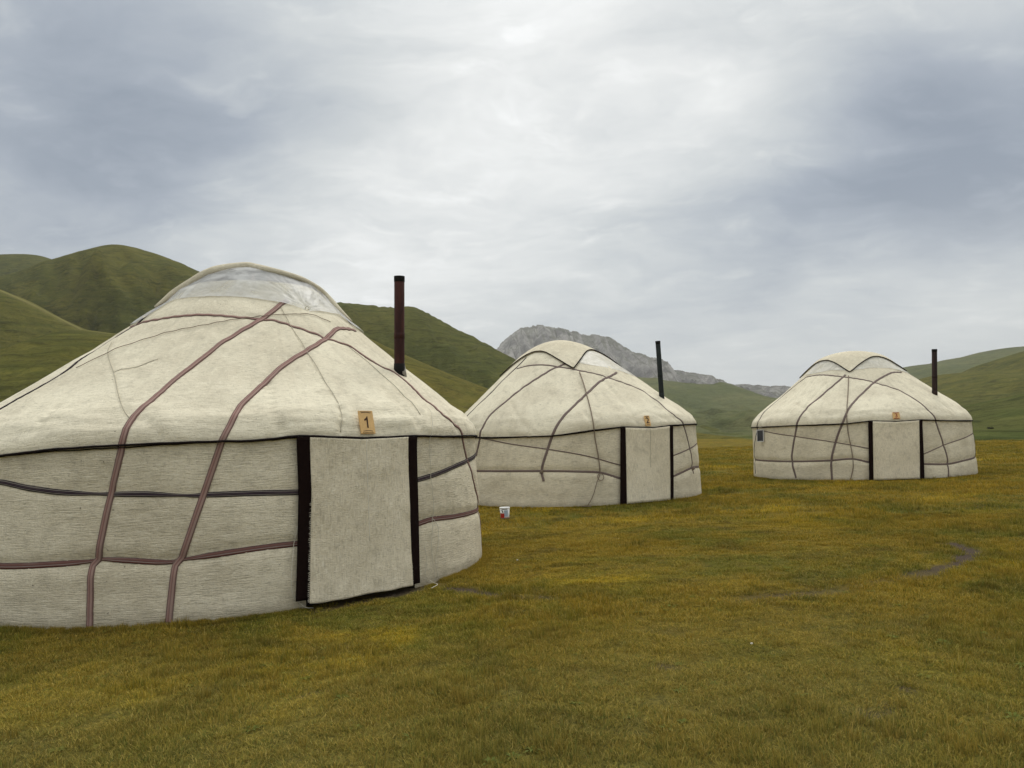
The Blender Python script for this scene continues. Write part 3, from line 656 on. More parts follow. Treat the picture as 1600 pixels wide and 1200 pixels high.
TAB = {0: {'eave': [(-1.9085, 1.617), (-1.8051, 1.641), (-1.6965, 1.664), (-1.5221, 1.674), (-1.328, 1.676), (-1.1547, 1.67), (-1.0305, 1.703), (-0.9265, 1.68), (-0.8285, 1.658), (-0.7135, 1.662), (-0.6164, 1.669), (-0.4445, 1.646), (-0.102, 1.646)], 's1': [(-0.9604, 3.332), (-1.3234, 2.83), (-1.4655, 2.332), (-1.5065, 1.987), (-1.5128, 1.886), (-1.5136, 1.688), (-1.5471, 1.221), (-1.5839, 0.617), (-1.5979, 0.567), (-1.6005, 0.02)], 's2': [(-0.3185, 3.097), (-0.5506, 3.024), (-1.016, 2.52), (-1.2015, 2.04), (-1.2231, 1.893), (-1.2509, 1.63), (-1.3016, 1.134), (-1.3571, 0.594), (-1.3739, 0.528), (-1.3894, 0.026)], 's3': [(-2.3477, 3.133), (-2.0949, 3.151), (-1.6869, 3.18), (-1.5805, 3.181), (-1.2733, 3.129), (-1.0426, 3.098), (-0.8862, 3.005), (-0.6847, 2.878), (-0.5486, 2.766), (-0.4712, 2.56), (-0.3686, 2.432), (-0.3829, 2.012), (-0.383, 1.872), (-0.2911, 1.712), (-0.2051, 1.385), (-0.1269, 1.068), (-0.0032, 0.655), (0.0515, 0.139)], 's4': [(-2.4593, 3.391), (-2.2673, 3.115), (-2.3039, 2.874), (-2.1892, 2.488), (-2.2119, 2.088)], 'l1': [(-0.5388, 3.126), (-0.6998, 3.206), (-0.9608, 3.179), (-1.1747, 3.137), (-1.7049, 2.926), (-1.9621, 2.712), (-2.0908, 2.538)], 'seam1': [(-0.9575, 3.283), (-0.8949, 2.622), (-0.881, 2.015), (-0.8992, 1.717)], 'seam2': [(-2.1373, 2.863), (-1.7677, 2.42), (-1.5227, 1.9)], 'seam3': [(-1.7677, 2.42), (-1.6814, 2.477), (-1.6138, 2.562)], 'seam4': [(-0.5757, 2.757), (-0.5271, 2.351), (-0.5439, 1.875)], 'fold1': [(-0.2177, 2.419), (-0.2993, 2.054), (-0.3236, 1.736)], 'fold2': [(-0.8806, 1.948), (-0.8977, 1.703)], 'fold3': [(-0.6057, 2.191), (-0.5995, 1.874), (-0.5633, 1.71)], 'fold4': [(-1.1135, 2.248), (-1.1117, 1.957), (-1.0843, 1.746)], 'fold5': [(-0.8937, 1.756), (-0.7653, 1.727), (-0.5942, 1.74)], 'fold6': [(-1.4808, 1.895), (-1.4166, 1.735)], 'fold7': [(-1.8258, 2.037), (-1.8028, 1.832)], 'w1a': [(-1.905, 1.351), (-1.8035, 1.294), (-1.6964, 1.243), (-1.5573, 1.21), (-1.453, 1.195), (-1.3236, 1.159), (-1.2948, 1.16), (-1.1566, 1.149), (-1.036, 1.131)], 'w1b': [(-0.604, 1.152), (-0.4835, 1.198), (-0.3121, 1.276), (-0.0636, 1.346)], 'w2a': [(-1.8884, 0.569), (-1.7049, 0.587), (-1.6035, 0.604), (-1.5732, 0.619), (-1.5003, 0.599), (-1.4373, 0.574), (-1.3856, 0.561), (-1.3572, 0.576), (-1.1591, 0.625), (-1.0402, 0.634)], 'w2b': [(-0.6127, 0.666), (-0.5202, 0.692), (-0.3717, 0.668), (-0.0111, 0.631)], 'bl': [(-1.0385, 1.692), (-1.0368, 1.144), (-1.0441, 0.632), (-1.0533, 0.087)], 'bl2': [(-0.9986, 1.687), (-0.9985, 1.135), (-1.0063, 0.619), (-1.0144, 0.068)], 'br': [(-0.6396, 1.657), (-0.6492, 0.95), (-0.654, 0.407), (-0.6554, 0.039)], 'br2': [(-0.5951, 1.654), (-0.6067, 0.938), (-0.6156, 0.388), (-0.6202, 0.025)], 'bottom': [(-1.0144, 0.062), (-0.9268, 0.042), (-0.8097, 0.038), (-0.6643, 0.037)], 'cord': [(-0.8299, 1.638), (-0.833, 1.141), (-0.8373, 0.593)], 'plaque': [(-0.8114, 1.905), (-0.754, 1.904), (-0.7793, 1.68), (-0.8327, 1.685)], 'plastic': [(-2.3605, 3.351), (-2.0922, 3.45), (-1.6375, 3.441), (-1.3189, 3.421), (-0.9275, 3.34), (-0.6932, 3.271), (-0.2351, 3.305), (-0.2165, 3.138)], 'roll': [(-2.4694, 3.401), (-2.4977, 3.619), (-2.3658, 3.814), (-2.2467, 3.9), (-1.9334, 3.98), (-1.5285, 3.99), (-0.9637, 3.867), (-0.4572, 3.79), (0.0827, 3.692), (0.0787, 3.513), (-0.0684, 3.228)], 'chim': [(-0.312, 2.455)], 'tie': [(-0.6932, 3.271)], 'ropeR': [(-0.4307, 1.959), (-0.5268, 1.65), (-0.5246, 1.138), (-0.5244, 0.703), (-0.5488, 0.427), (-0.5366, 0.066)], 'chim_b': [-1.435, 9.444, 2.455], 'chim_t': [-1.387, 9.354, 3.696], 'chim_r': 0.0663},
 1: {'eave': [(-2.4596, 1.636), (-2.1086, 1.61), (-1.7946, 1.603), (-1.6307, 1.654), (-1.5079, 1.695), (-1.2936, 1.743), (-1.0411, 1.704), (-0.8539, 1.743), (-0.3976, 1.762)], 'cover': [(-2.8077, 3.608), (-2.5497, 3.712), (-2.1206, 3.717), (-1.7713, 3.58), (-1.546, 3.39), (-1.4281, 3.155), (-1.3107, 3.296), (-1.0667, 3.442), (-0.7794, 3.494), (-0.4004, 3.45)], 's4': [(-2.5509, 3.625), (-2.6111, 3.344), (-2.6844, 2.746), (-2.7643, 2.168)], 's1': [(-1.5851, 3.356), (-1.8445, 3.184), (-2.1365, 2.793), (-2.3616, 2.162), (-2.3818, 1.953), (-2.4228, 1.611), (-2.473, 1.189)], 's2': [(-0.8165, 3.099), (-1.2322, 2.844), (-1.4966, 2.478), (-1.6679, 2.11), (-1.7441, 1.869), (-1.7928, 1.631), (-1.8448, 1.229), (-1.8859, 0.83), (-1.872, 0.588)], 's3': [(-2.5463, 3.334), (-2.2529, 3.376), (-1.8557, 3.326), (-1.4298, 3.149), (-1.2093, 3.035), (-0.9941, 2.866), (-0.7803, 2.626), (-0.753, 2.321), (-0.7732, 2.041), (-0.6904, 1.811), (-0.6384, 1.594), (-0.5673, 1.066), (-0.5511, 0.672)], 'fold1': [(-1.1884, 2.912), (-1.1769, 2.44), (-1.1817, 2.043), (-1.1865, 1.819)], 'fold2': [(-0.7293, 2.577), (-0.8215, 2.106), (-0.7738, 1.852)], 'fold3': [(-1.4964, 2.79), (-1.5396, 2.154), (-1.5119, 1.782)], 'fold4': [(-1.2135, 1.895), (-1.0342, 2.034), (-0.8883, 1.872)], 'fold5': [(-2.1871, 2.397), (-2.0303, 1.922), (-1.928, 1.676)], 'rope': [(-1.4348, 3.095), (-1.5036, 1.795), (-1.4823, 1.069), (-1.475, 0.707)], 'rope2': [(-1.5046, 0.551), (-1.5458, 0.2)], 'w1a': [(-2.4673, 1.614), (-2.1158, 1.436), (-1.8349, 1.294), (-1.5714, 1.122), (-1.333, 0.886)], 'w1b': [(-0.8544, 1.022), (-0.4052, 1.231)], 'w2a': [(-2.4406, 0.828), (-1.905, 0.817), (-1.5879, 0.772), (-1.4613, 0.728), (-1.3387, 0.597)], 'w2b': [(-0.8732, 0.539), (-0.5649, 0.69), (-0.2406, 0.668)], 'bl': [(-1.3098, 1.73), (-1.3472, 0.036)], 'bl2': [(-1.2705, 1.726), (-1.2979, 0.012)], 'br': [(-0.8718, 1.721), (-0.9282, -0.017)], 'br2': [(-0.8276, 1.734), (-0.8935, -0.026)], 'plaque': [(-1.0702, 1.975), (-1.0091, 1.971), (-1.0582, 1.727), (-1.1143, 1.732)], 'chim': [(-0.5435, 2.416)], 'cord': [(-1.0804, 1.664), (-1.1107, 0.801)], 'plas': [(-0.8711, 3.389), (-0.2617, 2.976)], 'chim_b': [3.692, 18.33, 2.416], 'chim_t': [3.648, 18.229, 3.825], 'chim_r': 0.0602},
 2: {'eave': [(-2.5285, 1.63), (-2.0716, 1.627), (-1.8692, 1.679), (-1.6759, 1.636), (-1.468, 1.655), (-1.2022, 1.602), (-0.7049, 1.573), (3.0437, 1.626)], 'cover': [(-3.1135, 3.376), (-2.9925, 3.544), (-2.6216, 3.582), (-2.3266, 3.464), (-2.0519, 3.13), (-1.8569, 3.384), (-1.5645, 3.537), (-1.2316, 3.557), (-0.9021, 3.477)], 's1': [(-2.1081, 3.083), (-2.3032, 2.687), (-2.4561, 2.201), (-2.4943, 1.914), (-2.5262, 1.63), (-2.5722, 1.133), (-2.6015, 0.59), (-2.5651, 0.076)], 's2': [(-0.9448, 3.1), (-1.272, 3.069), (-1.667, 2.818), (-1.9206, 2.425), (-2.0378, 2.088), (-2.0987, 1.712), (-2.1642, 1.241), (-2.2247, 0.586), (-2.2297, 0.037)], 's3': [(-3.0874, 3.138), (-2.6687, 3.153), (-2.3157, 3.083), (-1.9207, 2.928), (-1.6939, 2.789), (-1.4412, 2.5), (-1.3702, 2.203), (-1.3366, 1.876), (-1.3013, 1.518), (-1.2553, 1.0), (-1.2196, 0.484), (-1.2269, 0.035)], 's4': [(-3.0726, 3.128), (3.0701, 2.663), (3.0817, 2.105), (-3.1233, 1.833), (3.1278, 1.561), (2.9733, 0.86), (2.9993, 0.12)], 'fold1': [(-2.663, 2.252), (-2.452, 2.031), (-2.3576, 1.758)], 'fold2': [(-2.4051, 2.834), (-2.5005, 2.303)], 'fold3': [(-2.0464, 1.822), (-1.8101, 1.896), (-1.5571, 1.79)], 'fold4': [(-1.6261, 2.731), (-1.6321, 2.172), (-1.6447, 1.948)], 'fold5': [(-1.0967, 2.188), (-1.0465, 1.799)], 's5': [(-0.5523, 1.466), (-0.6356, 0.495)], 'rope': [(-2.0528, 3.027), (-2.0729, 1.573), (-2.0494, 0.765), (-2.0498, 0.391), (-2.0774, 0.036)], 'w1a': [(-3.124, 1.54), (-2.5023, 1.271), (-2.1531, 1.078), (-1.9168, 0.902)], 'w1b': [(-1.4539, 0.701), (-1.1975, 0.95), (-0.7, 1.172)], 'w2a': [(2.9503, 0.567), (-2.5813, 0.562), (-2.2328, 0.587), (-2.0523, 0.622), (-1.925, 0.524)], 'w2b': [(-1.4652, 0.422), (-1.2233, 0.387), (-0.9806, 0.447), (-0.6356, 0.495)], 'bl': [(-1.9026, 1.675), (-1.9313, -0.004)], 'bl2': [(-1.866, 1.679), (-1.8961, -0.006)], 'br': [(-1.4752, 1.655), (-1.5218, -0.042)], 'br2': [(-1.4449, 1.652), (-1.4796, -0.039)], 'plaque': [(-1.6868, 1.866), (-1.6291, 1.859), (-1.6461, 1.676), (-1.7025, 1.683)], 'chim': [(-0.9527, 2.35)], 'panel': [(3.0271, 1.523), (-3.1168, 1.519), (-3.1227, 1.155), (3.0192, 1.151)], 'plas': [(-0.866, 3.404), (-0.5615, 3.026), (-3.0753, 3.207)], 'chim_b': [12.327, 21.645, 2.35], 'chim_t': [12.369, 21.549, 3.678], 'chim_r': 0.071}}
LABELS = ['nearest cream felt yurt with plaque number 1 and clear sheet over its crown',
          'middle cream felt yurt with plaque number 2 in front of rocky mountain',
          'farthest and rightmost cream felt yurt, with plaque number 3']
EXT = {0: 3.0}
def build_yurt(i):
    T = TAB[i]; Y = make_surface(SPEC[i], T); root = thing('yurt', (Y.c[0], Y.c[1], 0), LABELS[i], 'yurt', 'felt yurts on the meadow')
    hi = i == 0
    ncol = (1150, 700, 600)[i]; nw = (100, 60, 56)[i]; nr = (150, 90, 84)[i]
    if i == 0:                      # carry bands on round the side out of frame
        for k in ('w1a', 'w2a'):
            t0, z0 = T[k][0]; T[k] = [(-3.05, z0 + (.02 if k == 'w1a' else -.01)), (-2.5, z0 + .05), (-2.15, z0 + .02)] + T[k]
        q4 = T['s4'][-1][0]; T['s4'] = T['s4'] + [(q4 - .02, 1.85), (q4 - .03, 1.66), (q4 - .05, 1.3), (q4 - .08, .58), (q4 - .09, .02)]
        T['s3'][-1] = (.055, .02)
        T['s1'] = [(T['s1'][0][0] + .10, 3.42)] + T['s1']; T['s2'] = [(T['s2'][0][0] + .12, 3.10)] + T['s2']
    if i == 1:
        for k in ('w1a', 'w2a'):
            t0, z0 = T[k][0]; T[k] = [(t0 - .75, z0)] + T[k]
        q4 = T['s4'][-1][0]; T['s4'] = T['s4'] + [(q4 - .03, 1.8), (q4 - .05, 1.5), (q4 - .07, .83)]
        T['s3'] = T['s3'] + [(-.552, .55)]
    for k in ('w1a', 'w2a'): T[k] = T[k] + [(T[k][-1][0] + .03, T[k][-1][1])]
    for k in ('w1b', 'w2b'):
        (ta, za), (tb, zb2) = T[k][-2:]; sl = max(-.15, min(.15, (zb2 - za) / max(.02, tb - ta)))
        T[k] = [(T[k][0][0] - .03, T[k][0][1])] + T[k] + [(tb + .3, zb2 + .3 * sl), (tb + .8, zb2 + .4 * sl)]
    straps = [k for k in ('s1', 's2', 's3', 's4', 's5', 'w1a', 'w1b', 'w2a', 'w2b') if k in T]
    for k in straps: add_pinch(Y, T[k], .030 if k.startswith('w2') else (.012 if k[0] == 's' else .013))
    for k in T:
        if k.startswith('seam'): add_pinch(Y, T[k], .010, .028)
        if k.startswith('fold'): add_pinch(Y, T[k], .022, .06)
    bl, bl2, br, br2 = (T[k] for k in ('bl', 'bl2', 'br', 'br2'))
    gap = (float(lin(bl, .8) * .45 + lin(bl2, .8) * .55), float(lin(br, .8) * .55 + lin(br2, .8) * .45))
    # wall, roof
    P, Fc, uv = shell(Y, 0, 1.658, nw, ncol, 0, gap)
    zb = P[:ncol, 2]; P[:ncol, 2] = -.03
    link('wall_felt', mesh_np('wall_felt', P, Fc, uv), M['felt_wall'], root)
    P, Fc, uv = shell(Y, HW - .03, 3.70 if i == 0 else Y.pz[-1] - .01, nr, ncol, .012)
    link('roof_felt', mesh_np('roof_felt', P, Fc, uv), M['felt_roof'], root)
    # dark cord round the eave
    th = np.linspace(-math.pi, math.pi, 420, endpoint=False); ez = HW + eave_off(Y, th)
    wig = .004 * fbm(th * 30, Y.seed, 0, 2)
    eb = surf(Y, th, ez - .014 + wig, .024)
    link('eave_band', tube_mesh('eave_band', eb, .0115 if hi else .017, 6, True), M['black_cord'], root)
    eb = surf(Y, th, ez - .030 + 1.6 * wig + .008 * np.sin(th * 9), .018)
    link('eave_cord', tube_mesh('eave_cord', eb, .006, 5, True), M['black_cord'], root)
    # straps and bands
    w_ = .066 if hi else .062
    xs = [(float(np.interp(z, sorted(q[1] for q in T[k]), [q[0] for q in sorted(T[k], key=lambda q: q[1])])), .05) for k in ('s1', 's2') for z in ((.6,) if hi else ())]
    for k in straps:
        if k in ('s1', 's2', 's3'): mt, wd = (M['strap_pink'], .062 if k != 's3' else .042) if hi else (M['strap_brown'], .058 if k != 's3' else .045)
        elif k in ('s4', 's5'): mt, wd = (M['strap_braid'], .05)
        elif k[:2] == 'w1': mt, wd = (M['strap_dark'], .055) if hi else (M['strap_brown'], .026)
        else: mt, wd = (M['strap_red'], .058) if hi else (M['strap_brown'], .052)
        ribbon(Y, root, T[k], wd, mt, .010 if k in ('s1', 's2') else (.008 if k in ('s3', 's4', 's5') else .006), 'strap', xs if (hi and k[0] == 'w') else (), .03 if hi else .05)
    for k in ('seam1', 'seam2', 'seam3', 'seam4'):
        if k in T: rope(Y, root, T[k], .0035, M['seam_felt'], .012, 'seam', .06)
    if 'l1' in T: rope(Y, root, T['l1'], .0045, M['hemp'], .016)
    if 'rope' in T: rope(Y, root, T['rope'], .012, M['hemp'], .024)
    # door
    zt = lambda a: HW + eave_off(Y, lin(bl2, 1.6) + (lin(br, 1.6) - lin(bl2, 1.6)) * a) - .03
    zbt = [(0, .075), (.1, .060), (.22, .064), (.35, .058), (.5, .066), (.62, .060), (.75, .050), (.86, .056), (1, .052)] if hi else [(0, .03), (.5, .04), (1, .035)]
    zb_ = lambda a: np.interp(a, [q[0] for q in zbt], [q[1] for q in zbt])
    fl, fp = strip(Y, root, bl2, br, zt, zb_, .042 if hi else .058, M['felt_door'], 'door_flap', 60 if hi else 24, 90 if hi else 30, .030 if hi else .006, .014, curl=.03 if hi else .01, out=.05 if hi else .03)
    strip(Y, fl, bl, [(t + .012, z) for t, z in bl2], lambda a: HW + eave_off(Y, lin(bl, 1.6)) - .03 + 0 * a, .10 if hi else .03, .034 if hi else .048, M['felt_dark'], 'door_border', 6, 50, .008 if hi else .003, .012, out=.035)
    strip(Y, fl, [(t - .012, z) for t, z in br], br2, lambda a: HW + eave_off(Y, lin(br, 1.6)) - .03 + 0 * a, .055 if hi else .03, .034 if hi else .048, M['felt_dark'], 'door_border', 6, 50, .008 if hi else .003, .012, out=.035)
    if hi:                           # frayed edges of the flap
        V, Fq = [], []
        for side, n in ((0, 260), (-1, 130)):
            for q in range(n):
                b = .40 + .60 * random.random()**.6; k = int(b * 89); p = fp[k, side]; d = (fp[k, 0] - fp[k, 1]) if side == 0 else (fp[k, -1] - fp[k, -2]); d = d / np.linalg.norm(d)
                L = random.uniform(.008, .024); w2 = .0035; nn = np.cross(d, [0, 0, 1])
                tip = p + d * L + np.array([0, 0, -random.uniform(0, .7) * L]) - nn * random.uniform(-.004, .008)
                b0 = len(V); V += [p - nn * .004 + [0, 0, w2], p - nn * .004 - [0, 0, w2], tip]; Fq.append((b0, b0 + 1, b0 + 2))
        tag(link('fringe', mesh_np('fringe', V, Fq), M['white_cord'], fl), kind='stuff')
    a = np.linspace(-.03, .03 + gap[1] - gap[0], 30) + gap[0]; zz = np.linspace(-.02, 1.6, 4); TH, ZZ = np.meshgrid(a, zz)
    p = surf(Y, TH, ZZ, -.14, False); link('door_leaf', mesh_np('door_leaf', p.reshape(-1, 3), grid_faces(4, 30)), M['dark_wood'], root)
    if 'cord' in T:
        q = path_pts(Y, T['cord'], .05); p = surf(Y, q[:, 0], q[:, 1], .128 if hi else .085, False); 
        fz = (zt(.5) - q[:, 1]) / 1.6; k = np.stack([np.cos(q[:, 0]), np.sin(q[:, 0]), 0 * fz], 1); p = p + k * (.045 * np.maximum(0, fz)**1.6)[:, None]
        link('pull_cord', tube_mesh('pull_cord', p, .0038, 5), M['white_cord'] if hi else M['seam_felt'], fl)
    # number plaque
    wd, ht = ((.176, .25), (.150, .243), (.19, .19))[i]
    (ta, za), (tb, zb2) = T['plaque'][2:]; tm = (ta + tb) / 2; bm_ = surf(Y, tm, (za + zb2) / 2, .032)
    nv_ = Vector((math.cos(tm) * .97, math.sin(tm) * .97, .25)).normalized(); xv = Vector((-math.sin(tm), math.cos(tm), -.02)); xv = (xv - nv_ * xv.dot(nv_)).normalized(); yv = nv_.cross(xv)
    ctr = Vector(bm_) + yv * ht / 2
    Mx = Matrix(((xv.x, yv.x, nv_.x, ctr.x), (xv.y, yv.y, nv_.y, ctr.y), (xv.z, yv.z, nv_.z, ctr.z), (0, 0, 0, 1)))
    pq = link('number_plaque', box_mesh('number_plaque', wd, ht, .014, .003), M['wood_plaque'], root); pq.matrix_local = Mx
    nm = digit_one(ht * .5) if i == 0 else text_mesh(str(i + 1), ht * .80); n_ = link('numeral', nm, M['burnt'] if i < 2 else M['red_paint'], pq); n_.location = (0, 0, .0082)
    if i == 0: n_.rotation_euler = (0, 0, -.06)
    for sgn in (1, -1):
        pts = [(x * wd, sgn * ht * (.40 - .03 * (1 - (x / .33)**2) * (1 if sgn > 0 else -1) * -1), .0078) for x in np.linspace(-.33, .33, 12)]
        link('groove', tube_mesh('groove', pts, .0028 if hi else .006, 5), M['burnt'] if i < 2 else M['red_paint'], pq)
        if i != 1:
            pts = [(x * wd, -ht * .455 if sgn < 0 else ht * .455, .0075) for x in np.linspace(-.4, .4, 4)]
            link('groove', tube_mesh('groove', pts, .0022 if hi else .005, 5), M['burnt'] if i < 2 else M['red_paint'], pq)
    pipe(Y, root, T['chim_b'], T['chim_t'], T['chim_r'], M[('pipe_rust', 'pipe_black', 'pipe_brown')[i]], i == 0)
    return Y, root
def top_z(Y, r): return np.interp(-np.asarray(r), -Y.pr, Y.pz)
def crown_cover(Y, root, th0, zm, zc, off, zs=None):
    """square felt cover: four points hang down, edge bows up between them"""
    nc, nr = 240, 44
    th = np.linspace(0, TAU, nc, endpoint=False); u = np.abs(np.mod((th - th0) / (TAU / 4), 1) * 2 - 1)
    ze = zm - (zm - zc) * u**2.2 + .02 * fbm(th * 3, Y.seed, 2, 3)
    zap = Y.pz[-1] - .004; b = np.linspace(0, 1, nr)[:, None]
    s = np.concatenate([[0], np.cumsum(np.hypot(np.diff(Y.pr), np.diff(Y.pz)))])
    sE = np.interp(ze, Y.pz, s); sT = np.interp(zap, Y.pz, s); ZZ = np.interp(sT + (sE[None] - sT) * b, s, Y.pz); TH = np.broadcast_to(th, ZZ.shape)
    rad_ = rad0(Y, TH, ZZ); o = off + .006 * fbm(TH * 0 + rad_ * np.cos(TH) * 3, rad_ * np.sin(TH) * 3, Y.seed, 3)
    um = np.broadcast_to(u, ZZ.shape); o = o + .022 * np.exp(-((1 - um) / .16)**2) * b * (1 - .5 * b)
    p = surf(Y, TH, ZZ, o, False)
    uv = np.stack([p[..., 0], p[..., 1]], -1).reshape(-1, 2)
    cv = link('crown_cover', mesh_np('crown_cover', p.reshape(-1, 3), grid_faces(nr, nc, True, flip=True), uv), M['felt_cover'], root); solidify(cv, .015, -1)
    link('cover_cord', tube_mesh('cover_cord', surf(Y, th, ze, off + .008, False), .013, 6, True), M['black_cord'], cv)
    return cv
def sheet(Y, root, t0, t1, zlo, zhi, off, mat, wr, seed, nc=160, nr=40, tie=None, name='plastic_sheet'):
    th = np.linspace(t0, t1, nc); zl = zlo(th); b = np.linspace(0, 1, nr)[:, None]
    s = np.concatenate([[0], np.cumsum(np.hypot(np.diff(Y.pr), np.diff(Y.pz)))])
    sl_ = np.interp(zl, Y.pz, s); sh = np.interp(zhi, Y.pz, s); ZZ = np.interp(sl_[None] + (sh - sl_[None]) * b, s, Y.pz); TH = np.broadcast_to(th, ZZ.shape)
    p0 = surf(Y, TH, ZZ, 0, False)
    o = off + wr * (fbm(p0[..., 0] * 2.5, p0[..., 1] * 2.5, p0[..., 2] * 5 + seed, 4) + .8 * (1 - 2 * np.abs(fbm(p0[..., 0] * 1.6 + p0[..., 2] * 2, p0[..., 1] * 1.6, seed + p0[..., 2] * 4, 4))))
    if tie is not None:
        tp = surf(Y, tie[0], tie[1], 0, False); tx = np.array([-math.sin(tie[0]), math.cos(tie[0]), 0]); d = p0 - tp
        dl = np.linalg.norm(d, axis=-1); ang = np.arctan2(d[..., 2] * 1.3, d @ tx); am = .011 * np.exp(-(dl / .62)**2) * np.minimum(1, dl / .14) * (.5 + 1.2 * fbm(ang * 2.5, dl * 2, seed + 9, 3))
        o = o + am * (np.sin(ang * 13 + 6.0 * fbm(ang * 1.5, dl * 2.2, seed, 3)) + .5 * np.sin(ang * 39 + dl * 6))
        o = o - .02 * np.exp(-(dl / .08)**2)
    p = surf(Y, TH, ZZ, np.maximum(o, .004), False)
    return link(name, mesh_np(name, p.reshape(-1, 3), grid_faces(nr, nc), np.stack([TH * 2, ZZ], -1).reshape(-1, 2)), mat, root)

Ys = [build_yurt(i) for i in range(3)]
# crown of the first yurt: wooden ring under a clear sheet, felt cover rolled back
Y, root = Ys[0]; T = TAB[0]
th = np.linspace(0, TAU, 96, endpoint=False)
ring = link('crown_ring', tube_mesh('crown_ring', surf(Y, th, np.full(96, 3.56), -.045, False), .04, 8, True), M['crown_wood'], root)
for a in (0.3, .6, .9, 1.87, 2.17, 2.47):
    q = np.linspace(-1, 1, 30); dirv = np.array([math.cos(a), math.sin(a)]); rr = np.abs(q) * 1.12
    z = top_z(Y, rr) - .06; pt = np.stack([Y.lean[0] * (z - HW) + q * 1.12 * dirv[0], q * 1.12 * dirv[1], z], 1)
    link('rib', tube_mesh('rib', pt, .018, 6), M['crown_wood'], ring)
pl = unwrap(T['plastic'])
lo_t = np.concatenate([[-3.6, -2.6, -2.2], pl[:-1, 0], [-.12, .3, 1.2]]); lo_z = np.concatenate([[3.2, 3.2, 3.12], pl[:-2, 1], [3.30, 3.12, 3.12, 3.2]])
ps = sheet(Y, root, -3.6, -3.6 + TAU, lambda t: np.interp(t, lo_t, lo_z), Y.pz[-1] - .005, .030, M['clear_sheet'], .013, 4.0, 420, 90, (T['tie'][0][0], T['tie'][0][1] + .03))
tie = surf(Y, T['tie'][0][0], T['tie'][0][1] + .03, .03, False)
link('tie_knot', tube_mesh('tie_knot', [tie + np.array([.025 * math.cos(q), .01 * math.sin(2 * q), .022 * math.sin(q)]) for q in np.linspace(0, 9, 24)], .006, 5), M['white_cord'], ps)
rl = T['roll']; C_ = []
for t_, z_ in rl: C_.append(surf(Y, t_, z_, .045, False))
C_ = catmull(np.array(C_), .04); nC = len(C_); rr = .046 + .026 * np.exp(-((np.linspace(0, 1, nC) - .28) / .13)**2) + .004 * fbm(np.arange(nC) * .2, 1, 2, 2)
rr *= np.minimum(1, .35 + np.linspace(0, 1, nC) * 8) * np.minimum(1, .3 + (1 - np.linspace(0, 1, nC)) * 5)
# felt that hangs down behind the roll
bt = np.linspace(-2.3, 0.02 - TAU, nC); back = np.stack([1.42 * np.cos(bt), 1.42 * np.sin(bt)], 1)
lx = Y.lean[0] * (C_[:, 2] - HW); f0 = np.stack([C_[:, 0] - lx, C_[:, 1]], 1); g = np.linspace(0, 1, 26)[:, None, None]
XY = f0[None] * (1 - g) + back[None] * g; r2 = np.linalg.norm(XY, axis=-1); zc_ = top_z(Y, r2) + .03 + .008 * fbm(XY[..., 0] * 3, XY[..., 1] * 3, 2, 3)
zc_[0] = C_[:, 2]
pc = np.stack([XY[..., 0] + Y.lean[0] * (zc_ - HW), XY[..., 1], zc_], -1)
cv = link('crown_cover', mesh_np('crown_cover', pc.reshape(-1, 3), grid_faces(26, nC), XY.reshape(-1, 2)), M['felt_cover'], root); solidify(cv, .014, 0)
link('felt_roll', tube_mesh('felt_roll', C_, rr, 12), M['felt_cover'], cv)
link('roll_cord', tube_mesh('roll_cord', C_ + np.array([0, -.02, -.03]), .009, 5), M['hemp'], cv)
# loose white threads by the door
def thread(path, r=.003, off=.03): rope(Y, root, path, r, M['white_cord'], off, 'thread', .04)
thread([(-1.045, .80), (-1.058, .56), (-1.066, .32), (-1.062, .16), (-1.03, .03), (-1.005, .012)], .0032, .05)
thread([(-.457, 1.95), (-.527, 1.65), (-.525, 1.14), (-.5244, .70), (-.549, .43), (-.537, .02)], .0028, .02)
thread([(-.52, .70), (-.50, .62), (-.513, .40), (-.53, .2), (-.515, .01)], .003, .02)
thread([(-.585, .42), (-.575, .25), (-.59, .12), (-.575, .01)], .003, .02)
gp = [(-.62, 7.42), (-.95, 8.16), (-.93, 7.98), (-.86, 7.86), (-.88, 7.80)]
link('thread', tube_mesh('thread', catmull([(x - Y.c[0], y - Y.c[1], z) for x, y, z in ((-1.0, 8.33, .05), (-.95, 8.2, .05), (-.88, 8.06, .05), (-.93, 7.93, .04))], .03), .0032, 5), M['white_cord'], root)
# crowns of the second and third yurts
Y, root = Ys[1]; crown_cover(Y, root, -1.50, 3.73, 3.17, .040)
sheet(Y, root, -1.42, -.15, lambda t: np.interp(t, [-1.42, -1.2, -.75, -.5, -.15], [3.36, 3.28, 3.16, 3.02, 3.05]), 3.70, .022, M['white_sheet'], .005, 6.0, 90, 30)
rope(Y, root, [(-1.475, .72), (-1.49, .62), (-1.505, .52), (-1.525, .32), (-1.548, .16), (-1.575, .03)], .008, M['hemp'], .03)
link('rope', tube_mesh('rope', surf(Y, -1.475 + .022 * np.sin(np.linspace(0, TAU, 16)), .64 + .075 * np.cos(np.linspace(0, TAU, 16)), .03), .008, 5), M['hemp'], root)
link('rope', tube_mesh('rope', catmull(np.array([surf(Y, -1.575, .03, .05), surf(Y, -1.60, .03, .16), surf(Y, -1.63, .03, .10), surf(Y, -1.56, .03, .28)]), .05), .009, 5), M['hemp'], root)
for t_, z_ in ((-1.886, .80), (-.552, .66)):
    p = surf(Y, t_, z_, .03); link('strap_knot', tube_mesh('strap_knot', [p + np.array([.035 * math.cos(q), -.015 * abs(math.sin(q)), .03 * math.sin(q * 1.3)]) for q in np.linspace(0, 8, 22)], .014, 6), M['hemp'], root)
Y, root = Ys[2]; crown_cover(Y, root, -2.03, 3.60, 3.13, .040)
